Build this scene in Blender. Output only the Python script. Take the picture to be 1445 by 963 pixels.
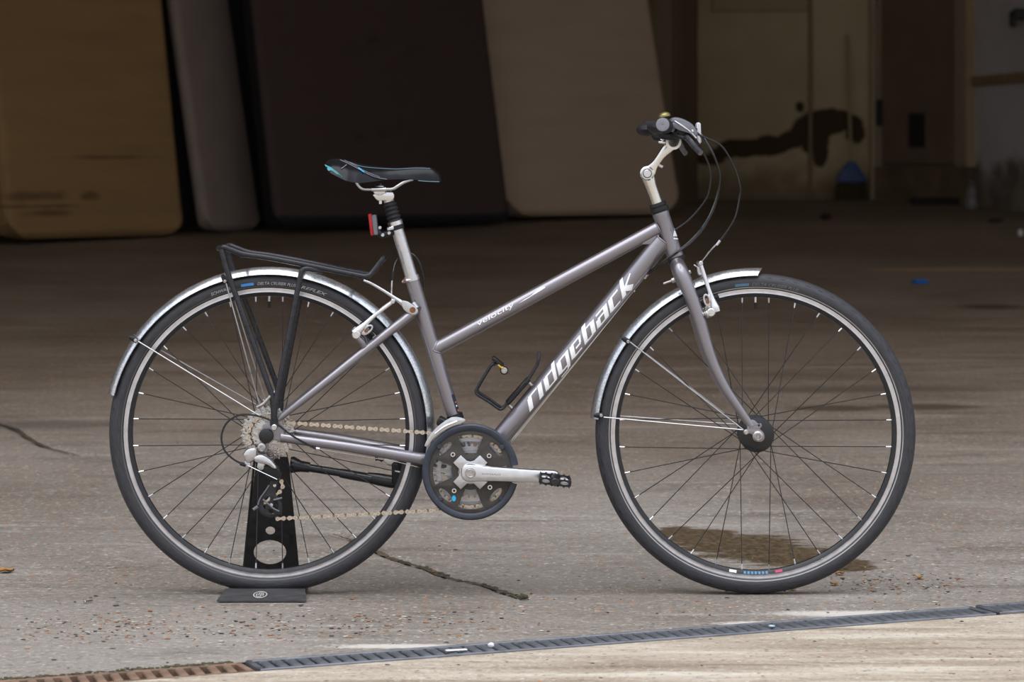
import bpy, math, random
import numpy as np
from mathutils import Vector, Matrix
random.seed(7); rng = np.random.default_rng(7)
for o in list(bpy.data.objects): bpy.data.objects.remove(o)
SC = bpy.context.scene; COL = SC.collection
PI = math.pi

# ------------------------------------------------------------------ camera
S = 1.545e-3          # metres per photograph pixel in the plane of the bicycle
D = 6.0               # camera to bicycle
HY = 225.0            # horizon row
CH = (838-HY)*S       # camera height
K = S/D
cam = bpy.data.cameras.new('camera'); camo = bpy.data.objects.new('camera', cam); COL.objects.link(camo)
camo.location = (0, -D, CH); camo.rotation_euler = (PI/2, 0, 0)
cam.sensor_width = 36; cam.lens = 36*D/(1445*S)
cam.shift_y = -(481.5-HY)/1445
cam.clip_end = 200; cam.clip_start = .1
cam.dof.use_dof = True; cam.dof.focus_distance = D-.03; cam.dof.aperture_fstop = 6.3
SC.camera = camo
# ------------------------------------------------------------------ sky, exposure
W = bpy.data.worlds.new('overcast'); SC.world = W; W.use_nodes = True
nt = W.node_tree; nt.nodes.clear()
tc = nt.nodes.new('ShaderNodeTexCoord'); sx = nt.nodes.new('ShaderNodeSeparateXYZ')
rp = nt.nodes.new('ShaderNodeValToRGB'); bg = nt.nodes.new('ShaderNodeBackground'); wo = nt.nodes.new('ShaderNodeOutputWorld')
nt.links.new(tc.outputs['Generated'], sx.inputs[0]); nt.links.new(sx.outputs[2], rp.inputs[0])
nt.links.new(rp.outputs[0], bg.inputs[0]); nt.links.new(bg.outputs[0], wo.inputs[0])
rp.color_ramp.elements[0].position = 0.0; rp.color_ramp.elements[0].color = (.50, .495, .49, 1)
rp.color_ramp.elements[1].position = 1.0; rp.color_ramp.elements[1].color = (1.07, 1.17, 1.36, 1)
bg.inputs[1].default_value = 1.0
SUN = bpy.data.lights.new('soft_sun', 'SUN'); SUN.energy = 1.35; SUN.angle = math.radians(60); SUN.color = (1, .98, .95)
suno = bpy.data.objects.new('soft_sun', SUN); COL.objects.link(suno)
suno.rotation_euler = (math.radians(22), 0, math.radians(-22)); suno.location = (-3, -5, 8)
vs = SC.view_settings; vs.view_transform = 'Standard'; vs.look = 'None'; vs.gamma = 1; vs.use_curve_mapping = False
vs.exposure = 0.62

# ------------------------------------------------------------------ helpers
def p(px, py, dy=0.0):
    Y = D+dy
    return Vector(((px-722.5)*K*Y, dy, CH+(HY-py)*K*Y))
SL = .032
def zf(y): return SL*max(0, y-.2)
def fl(px, py):
    "floor point seen at a pixel"
    Y = CH/(K*(py-HY))
    if Y-D > .2: Y = (CH+SL*(D+.2))/(SL+K*(py-HY))
    return Vector(((px-722.5)*K*Y, Y-D, zf(Y-D)))
def R(px): return px*S

def mat(name, col, rough=.5, metal=0., var=.12, scale=30., bump=0., spec=.5, trans=0., coat=0., rvar=.1, bscale=None, stretch=(1,1,1), emis=None):
    m = bpy.data.materials.new(name); m.use_nodes = True; n = m.node_tree
    b = n.nodes['Principled BSDF']; t = n.nodes.new('ShaderNodeTexCoord')
    mp = n.nodes.new('ShaderNodeMapping'); mp.inputs['Scale'].default_value = stretch
    n.links.new(t.outputs['Object'], mp.inputs[0])
    nz = n.nodes.new('ShaderNodeTexNoise'); nz.inputs['Scale'].default_value = scale; nz.inputs['Detail'].default_value = 5
    n.links.new(mp.outputs[0], nz.inputs['Vector'])
    r = n.nodes.new('ShaderNodeValToRGB')
    c = Vector(col[:3])
    r.color_ramp.elements[0].position = .3; r.color_ramp.elements[1].position = .7
    r.color_ramp.elements[0].color = (*(c*(1-var)), 1); r.color_ramp.elements[1].color = (*(c*(1+var)), 1)
    n.links.new(nz.outputs[0], r.inputs[0]); n.links.new(r.outputs[0], b.inputs['Base Color'])
    mr = n.nodes.new('ShaderNodeMapRange'); mr.inputs[1].default_value = .3; mr.inputs[2].default_value = .7
    mr.inputs[3].default_value = max(.02, rough-rvar); mr.inputs[4].default_value = min(1, rough+rvar)
    n.links.new(nz.outputs[0], mr.inputs[0]); n.links.new(mr.outputs[0], b.inputs['Roughness'])
    b.inputs['Metallic'].default_value = metal; b.inputs['Specular IOR Level'].default_value = spec
    b.inputs['Transmission Weight'].default_value = trans; b.inputs['Coat Weight'].default_value = coat
    if bump:
        n2 = n.nodes.new('ShaderNodeTexNoise'); n2.inputs['Scale'].default_value = bscale or scale*3; n2.inputs['Detail'].default_value = 4
        n.links.new(mp.outputs[0], n2.inputs['Vector'])
        bp = n.nodes.new('ShaderNodeBump'); bp.inputs['Strength'].default_value = bump; bp.inputs['Distance'].default_value = .004
        n.links.new(n2.outputs[0], bp.inputs['Height']); n.links.new(bp.outputs[0], b.inputs['Normal'])
    if emis: b.inputs['Emission Color'].default_value = (*col, 1); b.inputs['Emission Strength'].default_value = emis
    return m

WORLD = {}            # object name -> world origin
def tag(o, label=None, cat=None, group=None, kind=None):
    if label: o['label'] = label
    if cat: o['category'] = cat
    if group: o['group'] = group
    if kind: o['kind'] = kind
    return o
def org(o): return WORLD.get(o.name, Vector((0, 0, 0))) if o else Vector((0, 0, 0))
def link(o, origin, parent=None):
    COL.objects.link(o); WORLD[o.name] = Vector(origin)
    if parent: o.parent = parent
    o.location = Vector(origin)-org(parent)
    return o
def empty(name, origin, label, cat, group=None):
    o = bpy.data.objects.new(name, None); o.empty_display_size = .05
    link(o, origin); return tag(o, label, cat, group)
class MB:
    def __init__(s): s.v = []; s.f = []
    def add(s, v, f):
        k = len(s.v); s.v += [Vector(a) for a in v]; s.f += [tuple(i+k for i in q) for q in f]; return s
    def box(s, c, d, rot=None):
        c = Vector(c); V = [Vector((i*d[0]/2, j*d[1]/2, k*d[2]/2)) for i in (-1, 1) for j in (-1, 1) for k in (-1, 1)]
        if rot is not None: V = [rot @ a for a in V]
        return s.add([c+a for a in V], [(0,1,3,2),(4,6,7,5),(0,4,5,1),(2,3,7,6),(0,2,6,4),(1,5,7,3)])
    def bbox(s, c, d, b=.002, rot=None):
        "box with chamfered edges"
        c = Vector(c); V = []; F = []; h = [x/2 for x in d]; b = min(b, min(h)*.9)
        idx = {}
        for sx_ in (-1, 1):
            for sy in (-1, 1):
                for sz in (-1, 1):
                    for ax in range(3):
                        q = [sx_*h[0], sy*h[1], sz*h[2]]
                        for k in range(3):
                            if k != ax: q[k] -= (sx_, sy, sz)[k]*b
                        idx[(sx_, sy, sz, ax)] = len(V); V.append(Vector(q))
        for ax in range(3):
            o = [k for k in range(3) if k != ax]
            for sg in (-1, 1):
                q = []
                for a, e in ((-1,-1),(1,-1),(1,1),(-1,1)):
                    t = [0,0,0]; t[ax] = sg; t[o[0]] = a; t[o[1]] = e; q.append(idx[(*t, ax)])
                F.append(tuple(q))
            for a in (-1, 1):
                for e in (-1, 1):
                    q = []
                    for sg, w in ((-1,0),(-1,1),(1,1),(1,0)):
                        t = [0,0,0]; t[ax] = sg; t[o[0]] = a; t[o[1]] = e; q.append(idx[(*t, o[w])])
                    F.append(tuple(q))
        for a in (-1,1):
            for e in (-1,1):
                for g in (-1,1): F.append(tuple(idx[(a,e,g,k)] for k in range(3)))
        if rot is not None: V = [rot @ a for a in V]
        return s.add([c+a for a in V], F)
    def tube(s, pts, r, n=10, cap=True, flat=1.0, up=None):
        pts = [Vector(a) for a in pts]; m = len(pts)
        rr = list(r) if hasattr(r, '__len__') else [r]*m
        if len(rr) != m: rr = list(np.interp(np.linspace(0, 1, m), np.linspace(0, 1, len(rr)), rr))
        T = []
        for i in range(m):
            t = pts[min(i+1, m-1)]-pts[max(i-1, 0)]; T.append(t.normalized())
        u = up or Vector((0, 1, 0))
        if abs(T[0].dot(u)) > .95: u = Vector((1, 0, 0))
        N = (u-T[0]*u.dot(T[0])).normalized(); V = []; F = []
        for i in range(m):
            N = (N-T[i]*N.dot(T[i])).normalized(); B = T[i].cross(N)
            for k in range(n):
                a = 2*PI*k/n; V.append(pts[i]+N*math.cos(a)*rr[i]*(flat[i] if hasattr(flat, '__len__') else flat)+B*math.sin(a)*rr[i])
        for i in range(m-1):
            for k in range(n):
                F.append((i*n+k, i*n+(k+1) % n, (i+1)*n+(k+1) % n, (i+1)*n+k))
        if cap: F += [tuple(range(n-1, -1, -1)), tuple((m-1)*n+k for k in range(n))]
        return s.add(V, F)
    def ring(s, prof, c, axis=(0, 1, 0), n=24, closed=False, a0=0, a1=2*PI):
        "revolve (radius, axial) profile round an axis through c"
        c = Vector(c); A = Vector(axis).normalized()
        X = Vector((1, 0, 0)) if abs(A.x) < .9 else Vector((0, 0, 1))
        X = (X-A*X.dot(A)).normalized(); Z = X.cross(A)
        full = abs(a1-a0-2*PI) < 1e-6; m = n if full else n+1; k = len(prof); V = []; F = []
        for i in range(m):
            a = a0+(a1-a0)*i/n; d = X*math.cos(a)+Z*math.sin(a)
            for r_, t in prof: V.append(c+d*r_+A*t)
        for i in range(n):
            j = (i+1) % m
            for q in range(k if closed else k-1):
                w = (q+1) % k; F.append((i*k+q, i*k+w, j*k+w, j*k+q))
        if not full and closed: F += [tuple(range(k)), tuple((m-1)*k+q for q in range(k-1, -1, -1))]
        return s.add(V, F)
    def disc(s, c, r, t, axis=(0, 1, 0), n=20, b=None):
        b = min(r, t)*.2 if b is None else b
        return s.ring([(1e-5, -t/2), (r-b, -t/2), (r, -t/2+b), (r, t/2-b), (r-b, t/2), (1e-5, t/2)], c, axis, n)
    def ball(s, c, r, n=10, sc=(1, 1, 1)):
        c = Vector(c); V = []; F = []; m = max(4, n//2)
        for i in range(m+1):
            th = PI*i/m
            for k in range(n):
                a = 2*PI*k/n; V.append(c+Vector((math.sin(th)*math.cos(a)*r*sc[0], math.sin(th)*math.sin(a)*r*sc[1], math.cos(th)*r*sc[2])))
        for i in range(m):
            for k in range(n): F.append((i*n+k, (i+1)*n+k, (i+1)*n+(k+1) % n, i*n+(k+1) % n))
        return s.add(V, F)
    def mesh(s, me):
        return s.add([v.co.copy() for v in me.vertices], [tuple(q.vertices) for q in me.polygons])
    def obj(s, name, m, parent=None, origin=None, smooth=True, angle=40, **kw):
        O = Vector(origin) if origin is not None else org(parent)
        me = bpy.data.meshes.new(name); me.from_pydata([tuple(a-O) for a in s.v], [], s.f)
        bmesh_fix(me)
        if smooth:
            me.polygons.foreach_set('use_smooth', [True]*len(me.polygons)); me.set_sharp_from_angle(angle=math.radians(angle))
        if m: me.materials.append(m)
        o = bpy.data.objects.new(name, me); link(o, O, parent)
        return tag(o, kw.get('label'), kw.get('cat'), kw.get('group'), kw.get('kind'))
import bmesh
def bmesh_fix(me):
    b = bmesh.new(); b.from_mesh(me); bmesh.ops.remove_doubles(b, verts=b.verts, dist=1e-6)
    bmesh.ops.recalc_face_normals(b, faces=b.faces); b.to_mesh(me); b.free()
def dup(o, parent, loc=None, rot=None):
    c = o.copy(); COL.objects.link(c); c.parent = parent
    if loc is not None: c.location = loc
    if rot is not None: c.rotation_euler = rot
    return c
def cr(pts, k=6):
    "Catmull-Rom through points"
    P = [Vector(a) for a in pts]; P = [P[0]*2-P[1]]+P+[P[-1]*2-P[-2]]; o = []
    for i in range(1, len(P)-2):
        for j in range(k):
            t = j/k; a, b, c, d = P[i-1:i+3]
            o.append(.5*((2*b)+(c-a)*t+(2*a-5*b+4*c-d)*t*t+(3*b-a-3*c+d)*t**3))
    o.append(P[-2]); return o
def curve_mesh(cu):
    o = bpy.data.objects.new('tmp', cu); COL.objects.link(o)
    dg = bpy.context.evaluated_depsgraph_get(); me = bpy.data.meshes.new_from_object(o.evaluated_get(dg))
    bpy.data.objects.remove(o); bpy.data.curves.remove(cu); return me
def plate(outs, y, t, bev=0.0):
    "flat plate with holes: outlines are lists of (x, z) world; centred on depth y, thickness t"
    cu = bpy.data.curves.new('tmp', 'CURVE'); cu.dimensions = '2D'; cu.fill_mode = 'BOTH'
    cu.extrude = max(1e-5, t/2-bev); cu.bevel_depth = bev; cu.bevel_resolution = 1; cu.offset = -bev
    for q in outs:
        sp = cu.splines.new('POLY'); sp.points.add(len(q)-1); sp.use_cyclic_u = True
        for i, (a, b) in enumerate(q): sp.points[i].co = (a, b, 0, 1)
    me = curve_mesh(cu)
    for v in me.vertices: v.co = Vector((v.co.x, y-v.co.z, v.co.y))
    m = MB().mesh(me); bpy.data.meshes.remove(me); return m
def text_mesh(body, size=1., shear=0., bold=0.):
    cu = bpy.data.curves.new('tmp', 'FONT'); cu.body = body; cu.size = size; cu.shear = shear; cu.offset = bold; cu.resolution_u = 3
    cu.fill_mode = 'FRONT'
    return curve_mesh(cu)
def circ(cx, cz, r, n=24, rz=None, rot=0):
    rz = rz or r; o = []
    for i in range(n):
        a = 2*PI*i/n; x = r*math.cos(a); z = rz*math.sin(a)
        o.append((cx+x*math.cos(rot)-z*math.sin(rot), cz+x*math.sin(rot)+z*math.cos(rot)))
    return o
def pxs(l, dy):  # pixel outline -> (x, z) at depth
    o = []
    for q in l:
        a = p(q[0], q[1], dy); o.append((a.x, a.z))
    return o
def rounded(l, k=4):
    return [(a.x, a.y) for a in cr([Vector((*q, 0)) for q in l+l[:1]], k)[:-1]]
def gear(cx, cz, r, N, ph=0, tip=.0028, root=.0036):
    o = []
    for i in range(N):
        for f, rr in ((0, r-root), (.18, r-root), (.38, r+tip), (.52, r+tip), (.72, r-root)):
            a = 2*PI*(i+f)/N+ph; o.append((cx+rr*math.cos(a), cz+rr*math.sin(a)))
    return o

# node helpers for structured materials
def nd(n, typ, **kw):
    q = n.nodes.new(typ)
    for k, v in kw.items():
        if k.startswith('i_'):
            q.inputs[int(k[2:]) if k[2:].isdigit() else k[2:]].default_value = v
        else: setattr(q, k, v)
    return q
def math_(n, op, a, b=None, clamp=False):
    q = nd(n, 'ShaderNodeMath', operation=op, use_clamp=clamp)
    for i, v in enumerate((a, b)):
        if v is None: continue
        if hasattr(v, 'is_output'): n.links.new(v, q.inputs[i])
        else: q.inputs[i].default_value = v
    return q.outputs[0]
def mix(n, f, a, b):
    q = nd(n, 'ShaderNodeMix', data_type='RGBA')
    for i, v in ((0, f), (6, a), (7, b)):
        if hasattr(v, 'is_output'): n.links.new(v, q.inputs[i])
        else: q.inputs[i].default_value = v if i == 0 else (*v, 1)
    return q.outputs[2]
def noise(n, vec, scale, detail=5, stretch=None, rough=.55, off=(0,0,0)):
    if stretch or off != (0,0,0):
        mp = nd(n, 'ShaderNodeMapping'); mp.inputs['Scale'].default_value = stretch or (1,1,1); mp.inputs['Location'].default_value = off
        n.links.new(vec, mp.inputs[0]); vec = mp.outputs[0]
    q = nd(n, 'ShaderNodeTexNoise'); q.inputs['Scale'].default_value = scale; q.inputs['Detail'].default_value = detail; q.inputs['Roughness'].default_value = rough
    n.links.new(vec, q.inputs['Vector']); return q.outputs[0]
def ramp(n, f, lo, hi, a=0., b=1.):
    q = nd(n, 'ShaderNodeMapRange', interpolation_type='SMOOTHSTEP')
    q.inputs[1].default_value = lo; q.inputs[2].default_value = hi; q.inputs[3].default_value = a; q.inputs[4].default_value = b
    n.links.new(f, q.inputs[0]); return q.outputs[0]
def blobs(n, pos, ells, nz, amp, lo=-.05, hi=.05):
    "soft union of ellipsoids (centre, radii) with a ragged edge -> 0..1"
    best = None
    for c, r_ in ells:
        s1 = nd(n, 'ShaderNodeVectorMath', operation='SUBTRACT'); n.links.new(pos, s1.inputs[0]); s1.inputs[1].default_value = c
        s2 = nd(n, 'ShaderNodeVectorMath', operation='DIVIDE'); n.links.new(s1.outputs[0], s2.inputs[0]); s2.inputs[1].default_value = r_
        s3 = nd(n, 'ShaderNodeVectorMath', operation='LENGTH'); n.links.new(s2.outputs[0], s3.inputs[0])
        best = s3.outputs['Value'] if best is None else math_(n, 'MINIMUM', best, s3.outputs['Value'])
    v = math_(n, 'SUBTRACT', 1.0, best)
    v = math_(n, 'ADD', v, math_(n, 'MULTIPLY', math_(n, 'SUBTRACT', nz, .5), amp))
    return ramp(n, v, lo, hi)
def newmat(name):
    m = bpy.data.materials.new(name); m.use_nodes = True; n = m.node_tree
    g = nd(n, 'ShaderNodeNewGeometry'); return m, n, n.nodes['Principled BSDF'], g.outputs['Position']

# ------------------------------------------------------------------ materials
M_paint = mat('grey_metallic_paint', (.262, .245, .268), .30, .75, .04, 900, bump=.008, bscale=700, coat=.4, rvar=.03)
M_black = mat('black_satin', (.013, .013, .015), .42, 0, .3, 120, spec=.3)
M_rubber = mat('black_rubber', (.018, .018, .021), .6, 0, .25, 60, bump=.1, bscale=500, spec=.3)
M_gloss = mat('black_gloss', (.012, .012, .014), .22, 0, .2, 60)
M_gun = mat('charcoal_rack_paint', (.022, .022, .027), .30, .1, .2, 90, spec=.4)
M_silver = mat('polished_aluminium', (.72, .72, .74), .20, 1., .03, 60, rvar=.03)
M_satin = mat('satin_aluminium', (.62, .62, .64), .30, 1., .05, 120, rvar=.04)
M_worn = mat('worn_steel', (.46, .44, .43), .42, 1., .25, 160)
M_chain = mat('oiled_chain_steel', (.60, .50, .38), .38, .6, .3, 400)
M_rust = mat('rusty_bolt', (.20, .085, .04), .8, .2, .4, 400)
M_rim = mat('black_rim', (.02, .02, .023), .4, .2, .2, 80)
M_track = mat('machined_rim_wall', (.62, .61, .64), .34, 1., .1, 50, rvar=.08)
M_spoke = mat('dark_spoke', (.055, .053, .06), .38, .8, .2, 100)
M_white = mat('white_decal', (.90, .91, .93), .4, 0, .03, 80)
M_greytext = mat('grey_print', (.36, .36, .38), .6, 0, .1, 80)
M_blue = mat('blue_print', (.05, .26, .62), .5, 0, .1, 80)
M_cyan = mat('cyan_print', (.02, .40, .75), .45, 0, .1, 80)
M_teal = mat('teal_trim', (.10, .42, .47), .45, 0, .15, 80)
M_red = mat('red_reflector', (.36, .008, .010), .18, 0, .1, 200)
M_guard = mat('chainguard_plastic', (.028, .034, .05), .42, 0, .2, 60, bump=.04)
M_guardin = mat('dusty_black_plate', (.040, .034, .030), .6, 0, .35, 40)
M_ring = mat('grey_chainring', (.36, .36, .37), .42, .9, .12, 80)
M_cass = mat('cassette_steel', (.54, .52, .50), .27, 1., .22, 250)
M_greyplast = mat('grey_plastic', (.14, .14, .16), .45, 0, .1, 80)
M_ltgrey = mat('light_grey_plastic', (.20, .20, .23), .5, 0, .08, 80)
M_clear = mat('frosted_plastic', (.55, .55, .6), .25, 0, .05, 80)
M_yellow = mat('yellow_tab', (.75, .48, .03), .5, 0, .1, 80)
M_brass = mat('brass_bell', (.26, .23, .09), .35, .8, .15, 80)
M_saddle = mat('black_saddle_vinyl', (.0065, .007, .009), .22, 0, .2, 60, bump=.03, bscale=900, spec=.22, rvar=.04)
M_orange = mat('orange_print', (.8, .16, .03), .5, 0, .1, 80)
M_stand = mat('black_stand_steel', (.012, .011, .012), .5, .0, .3, 50)
M_standbase = mat('scuffed_base_plate', (.050, .048, .050), .55, .1, .35, 30, bump=.05, stretch=(1, 3, 1))
M_green = mat('green_sticker', (.02, .28, .18), .5, 0, .1, 80)

def mudguard_mat():
    m, n, b, pos = newmat('silver_mudguard')
    nz = noise(n, pos, 220, 4); n2 = noise(n, pos, 35, 4)
    c = mix(n, ramp(n, nz, .35, .7), (.55, .58, .62), (.78, .80, .83)); n.links.new(c, b.inputs['Base Color'])
    b.inputs['Metallic'].default_value = .9; n.links.new(ramp(n, n2, .3, .7, .17, .30), b.inputs['Roughness']); return m
M_mud = mudguard_mat()
def tyre_mat():
    m = bpy.data.materials.new('tyre_rubber'); m.use_nodes = True; n = m.node_tree; b = n.nodes['Principled BSDF']
    t = nd(n, 'ShaderNodeTexCoord'); s = nd(n, 'ShaderNodeSeparateXYZ'); n.links.new(t.outputs['Object'], s.inputs[0])
    a = math_(n, 'ARCTAN2', s.outputs[2], s.outputs[0])
    rr = math_(n, 'POWER', math_(n, 'ADD', math_(n, 'MULTIPLY', s.outputs[0], s.outputs[0]), math_(n, 'MULTIPLY', s.outputs[2], s.outputs[2])), .5)
    cb = nd(n, 'ShaderNodeCombineXYZ'); n.links.new(math_(n, 'MULTIPLY', a, .33), cb.inputs[0]); n.links.new(rr, cb.inputs[1]); n.links.new(s.outputs[1], cb.inputs[2])
    nz = noise(n, cb.outputs[0], 45, 5, (1, 8, 8))
    c = mix(n, ramp(n, nz, .3, .7), (.022, .022, .027), (.038, .038, .045)); n.links.new(c, b.inputs['Base Color'])
    b.inputs['Roughness'].default_value = .55
    w = math_(n, 'ADD', math_(n, 'MULTIPLY', a, 75), math_(n, 'MULTIPLY', math_(n, 'ABSOLUTE', s.outputs[1]), 420))
    tread = math_(n, 'GREATER_THAN', math_(n, 'SINE', w), -.45)
    zone = ramp(n, rr, .3400, .3415)
    hgt = math_(n, 'SUBTRACT', 1, math_(n, 'MULTIPLY', zone, math_(n, 'SUBTRACT', 1, tread)))
    hgt = math_(n, 'ADD', hgt, math_(n, 'MULTIPLY', nz, .12))
    bp = nd(n, 'ShaderNodeBump'); bp.inputs['Strength'].default_value = 1.0; bp.inputs['Distance'].default_value = .003
    n.links.new(hgt, bp.inputs['Height']); n.links.new(bp.outputs[0], b.inputs['Normal']); return m
M_tyre = tyre_mat()

# drain line (rear edge of the grates) in world
DL, DR = fl(0, 961), fl(1445, 853)
dsl = (DR.y-DL.y)/(DR.x-DL.x)
def yd(x): return DL.y+(x-DL.x)*dsl
dth = math.atan(dsl); DW = .098      # grate width, measured square to the line
DWY = DW/math.cos(dth)

def concrete(name, outer=False):
    m, n, b, pos = newmat(name)
    big = noise(n, pos, .7, 5, off=(3, 1, 0)); mid = noise(n, pos, 4.5, 6, (.45, 1.3, 1)); fine = noise(n, pos, 60, 6, rough=.7)
    strk = noise(n, pos, 9, 6, (.12, 1.6, 1))
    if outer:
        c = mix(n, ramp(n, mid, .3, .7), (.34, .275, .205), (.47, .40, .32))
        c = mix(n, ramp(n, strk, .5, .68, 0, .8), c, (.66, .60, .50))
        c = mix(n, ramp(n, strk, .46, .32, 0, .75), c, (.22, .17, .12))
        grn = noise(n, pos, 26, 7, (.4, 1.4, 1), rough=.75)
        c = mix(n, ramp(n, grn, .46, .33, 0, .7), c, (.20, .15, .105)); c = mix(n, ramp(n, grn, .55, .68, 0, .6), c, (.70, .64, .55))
    else:
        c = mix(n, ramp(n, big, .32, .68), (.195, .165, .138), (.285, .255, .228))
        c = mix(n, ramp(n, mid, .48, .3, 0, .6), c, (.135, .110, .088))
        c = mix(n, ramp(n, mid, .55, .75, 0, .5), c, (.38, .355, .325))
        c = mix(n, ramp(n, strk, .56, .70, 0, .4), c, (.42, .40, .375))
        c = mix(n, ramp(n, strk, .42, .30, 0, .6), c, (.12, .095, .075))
    fin2 = noise(n, pos, 190, 4, (.6, 1.2, 1), rough=.7)
    c = mix(n, ramp(n, fine, .54, .68, 0, .5), c, (.60, .56, .51))
    c = mix(n, ramp(n, fine, .45, .32, 0, .65), c, (.085, .07, .055))
    c = mix(n, ramp(n, fin2, .56, .70, 0, .5), c, (.62, .58, .53)); c = mix(n, ramp(n, fin2, .44, .32, 0, .6), c, (.07, .06, .05))
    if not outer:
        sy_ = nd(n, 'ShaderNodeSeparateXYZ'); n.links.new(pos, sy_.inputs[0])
        bounce_warmth = ramp(n, math_(n, 'ADD', sy_.outputs[1], math_(n, 'MULTIPLY', mid, 2.5)), 1.5, 6.5)  # browner with depth: warm light bounced off the walls, painted into the colour
        tint = nd(n, 'ShaderNodeMix', data_type='RGBA', blend_type='MULTIPLY'); n.links.new(math_(n, 'MULTIPLY', bounce_warmth, 1.0), tint.inputs[0]); n.links.new(c, tint.inputs[6]); tint.inputs[7].default_value = (1.06, .93, .80, 1); c = tint.outputs[2]
    # embedded aggregate: thinly strewn little stones of three colours
    rough = ramp(n, mid, .3, .7, .62, .9)
    for k, (sc_, cc, th) in enumerate(((55, (.45, .17, .05), .17), (62, (.05, .05, .055), .16), (70, (.72, .66, .56), .17), (120, (.5, .24, .09), .2), (130, (.75, .70, .62), .2))):
        vo = nd(n, 'ShaderNodeTexVoronoi'); vo.inputs['Scale'].default_value = sc_; vo.inputs['Randomness'].default_value = 1
        mp = nd(n, 'ShaderNodeMapping'); mp.inputs['Location'].default_value = (k*7.3, k*3.1, 0); mp.inputs['Scale'].default_value = (.7, 1, 1); n.links.new(pos, mp.inputs[0]); n.links.new(mp.outputs[0], vo.inputs['Vector'])
        dot = ramp(n, vo.outputs['Distance'], th+.12, th)
        sp = nd(n, 'ShaderNodeSeparateColor'); n.links.new(vo.outputs['Color'], sp.inputs[0])
        sel = math_(n, 'GREATER_THAN', sp.outputs[0], (.80 if k in (0, 1, 3) else .93) if not outer else .9)
        patch = ramp(n, noise(n, pos, 2.2, 3, (.5, 1.5, 1), off=(k*2., 0, 0)), .42, .6)
        c = mix(n, math_(n, 'MULTIPLY', math_(n, 'MULTIPLY', dot, sel), math_(n, 'MULTIPLY', patch, .85)), c, cc)
    wetn = noise(n, pos, 16, 8, (.35, 1.5, 1), rough=.65)
    if not outer:
        def E(px, py, rx, ry):
            a = fl(px, py); b_ = fl(px+rx, py); c_ = fl(px, py-ry); d_ = fl(px, py+ry)
            return (tuple(a), (abs(b_.x-a.x), (c_.y-d_.y)/2, 5))
        wet = blobs(n, pos, [E(985, 757, 62, 15), E(1060, 772, 95, 20), E(1130, 786, 85, 17), E(1195, 797, 42, 11), E(960, 750, 34, 10)], wetn, 2.0, -.15, .25)
        wet2 = blobs(n, pos, [E(1180, 576, 75, 5), E(1300, 574, 90, 5), E(1400, 433, 55, 4), E(700, 560, 2, 1)], wetn, .9, -.2, .5)
        dark = blobs(n, pos, [E(1200, 549, 260, 5), E(60, 600, 170, 7)], wetn, 1.2, -.3, .6)
        c = mix(n, math_(n, 'MULTIPLY', wet, .9), c, mix(n, ramp(n, math_(n, 'MULTIPLY', math_(n, 'ADD', fine, fin2), .5), .42, .60), (.040, .027, .013), (.15, .10, .05)))
        c = mix(n, math_(n, 'MULTIPLY', wet2, .8), c, (.07, .045, .022))
        c = mix(n, math_(n, 'MULTIPLY', dark, .55), c, (.09, .075, .06))
        # white efflorescence along the drain
        ll = [E(1210, 866, 150, 6), E(1060, 880, 60, 4), E(560, 912, 120, 4)]
        c = mix(n, math_(n, 'MULTIPLY', blobs(n, pos, ll, fine, 1.2, -.1, .6), .75), c, (.66, .62, .57))
        # pale painted line far back on the right
        yl = blobs(n, pos, [E(1340, 380, 130, 2.6)], wetn, .5, -.1, .3)
        c = mix(n, math_(n, 'MULTIPLY', yl, .6), c, (.60, .42, .20))
        rg = nd(n, 'ShaderNodeMix', data_type='FLOAT'); n.links.new(wet, rg.inputs[0]); n.links.new(rough, rg.inputs[2]); rg.inputs[3].default_value = .38
        rough = rg.outputs[0]
    n.links.new(c, b.inputs['Base Color']); n.links.new(rough, b.inputs['Roughness']); b.inputs['Specular IOR Level'].default_value = .3
    hh = math_(n, 'ADD', math_(n, 'MULTIPLY', fine, .5), math_(n, 'MULTIPLY', mid, .5))
    bp = nd(n, 'ShaderNodeBump'); bp.inputs['Strength'].default_value = .5; bp.inputs['Distance'].default_value = .006
    n.links.new(hh, bp.inputs['Height']); n.links.new(bp.outputs[0], b.inputs['Normal'])
    return m
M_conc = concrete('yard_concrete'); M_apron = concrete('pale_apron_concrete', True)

# ------------------------------------------------------------------ floor
def grid(name, X, Yf, Z, m, **kw):
    ny, nx = X.shape
    V = np.stack([X, Yf, Z], -1).reshape(-1, 3); idx = np.arange(ny*nx).reshape(ny, nx)
    F = np.stack([idx[:-1, :-1], idx[:-1, 1:], idx[1:, 1:], idx[1:, :-1]], -1).reshape(-1, 4)
    me = bpy.data.meshes.new(name); me.vertices.add(len(V)); me.vertices.foreach_set('co', V.ravel())
    me.loops.add(F.size); me.polygons.add(len(F)); me.loops.foreach_set('vertex_index', F.ravel())
    me.polygons.foreach_set('loop_start', np.arange(0, F.size, 4)); me.polygons.foreach_set('use_smooth', [True]*len(F))
    me.update(); me.validate(); me.materials.append(m)
    o = bpy.data.objects.new(name, me); link(o, (0, 0, 0)); return tag(o, **kw)
def vnoise(x, y, f, seed):
    g = np.random.default_rng(seed).random((64, 64)); x = x*f; y = y*f
    xi = np.floor(x).astype(int); yi = np.floor(y).astype(int); fx = x-xi; fy = y-yi
    fx = fx*fx*(3-2*fx); fy = fy*fy*(3-2*fy); G = lambda a, b: g[a % 64, b % 64]
    return G(xi, yi)*(1-fx)*(1-fy)+G(xi+1, yi)*fx*(1-fy)+G(xi, yi+1)*(1-fx)*fy+G(xi+1, yi+1)*fx*fy-.5
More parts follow.
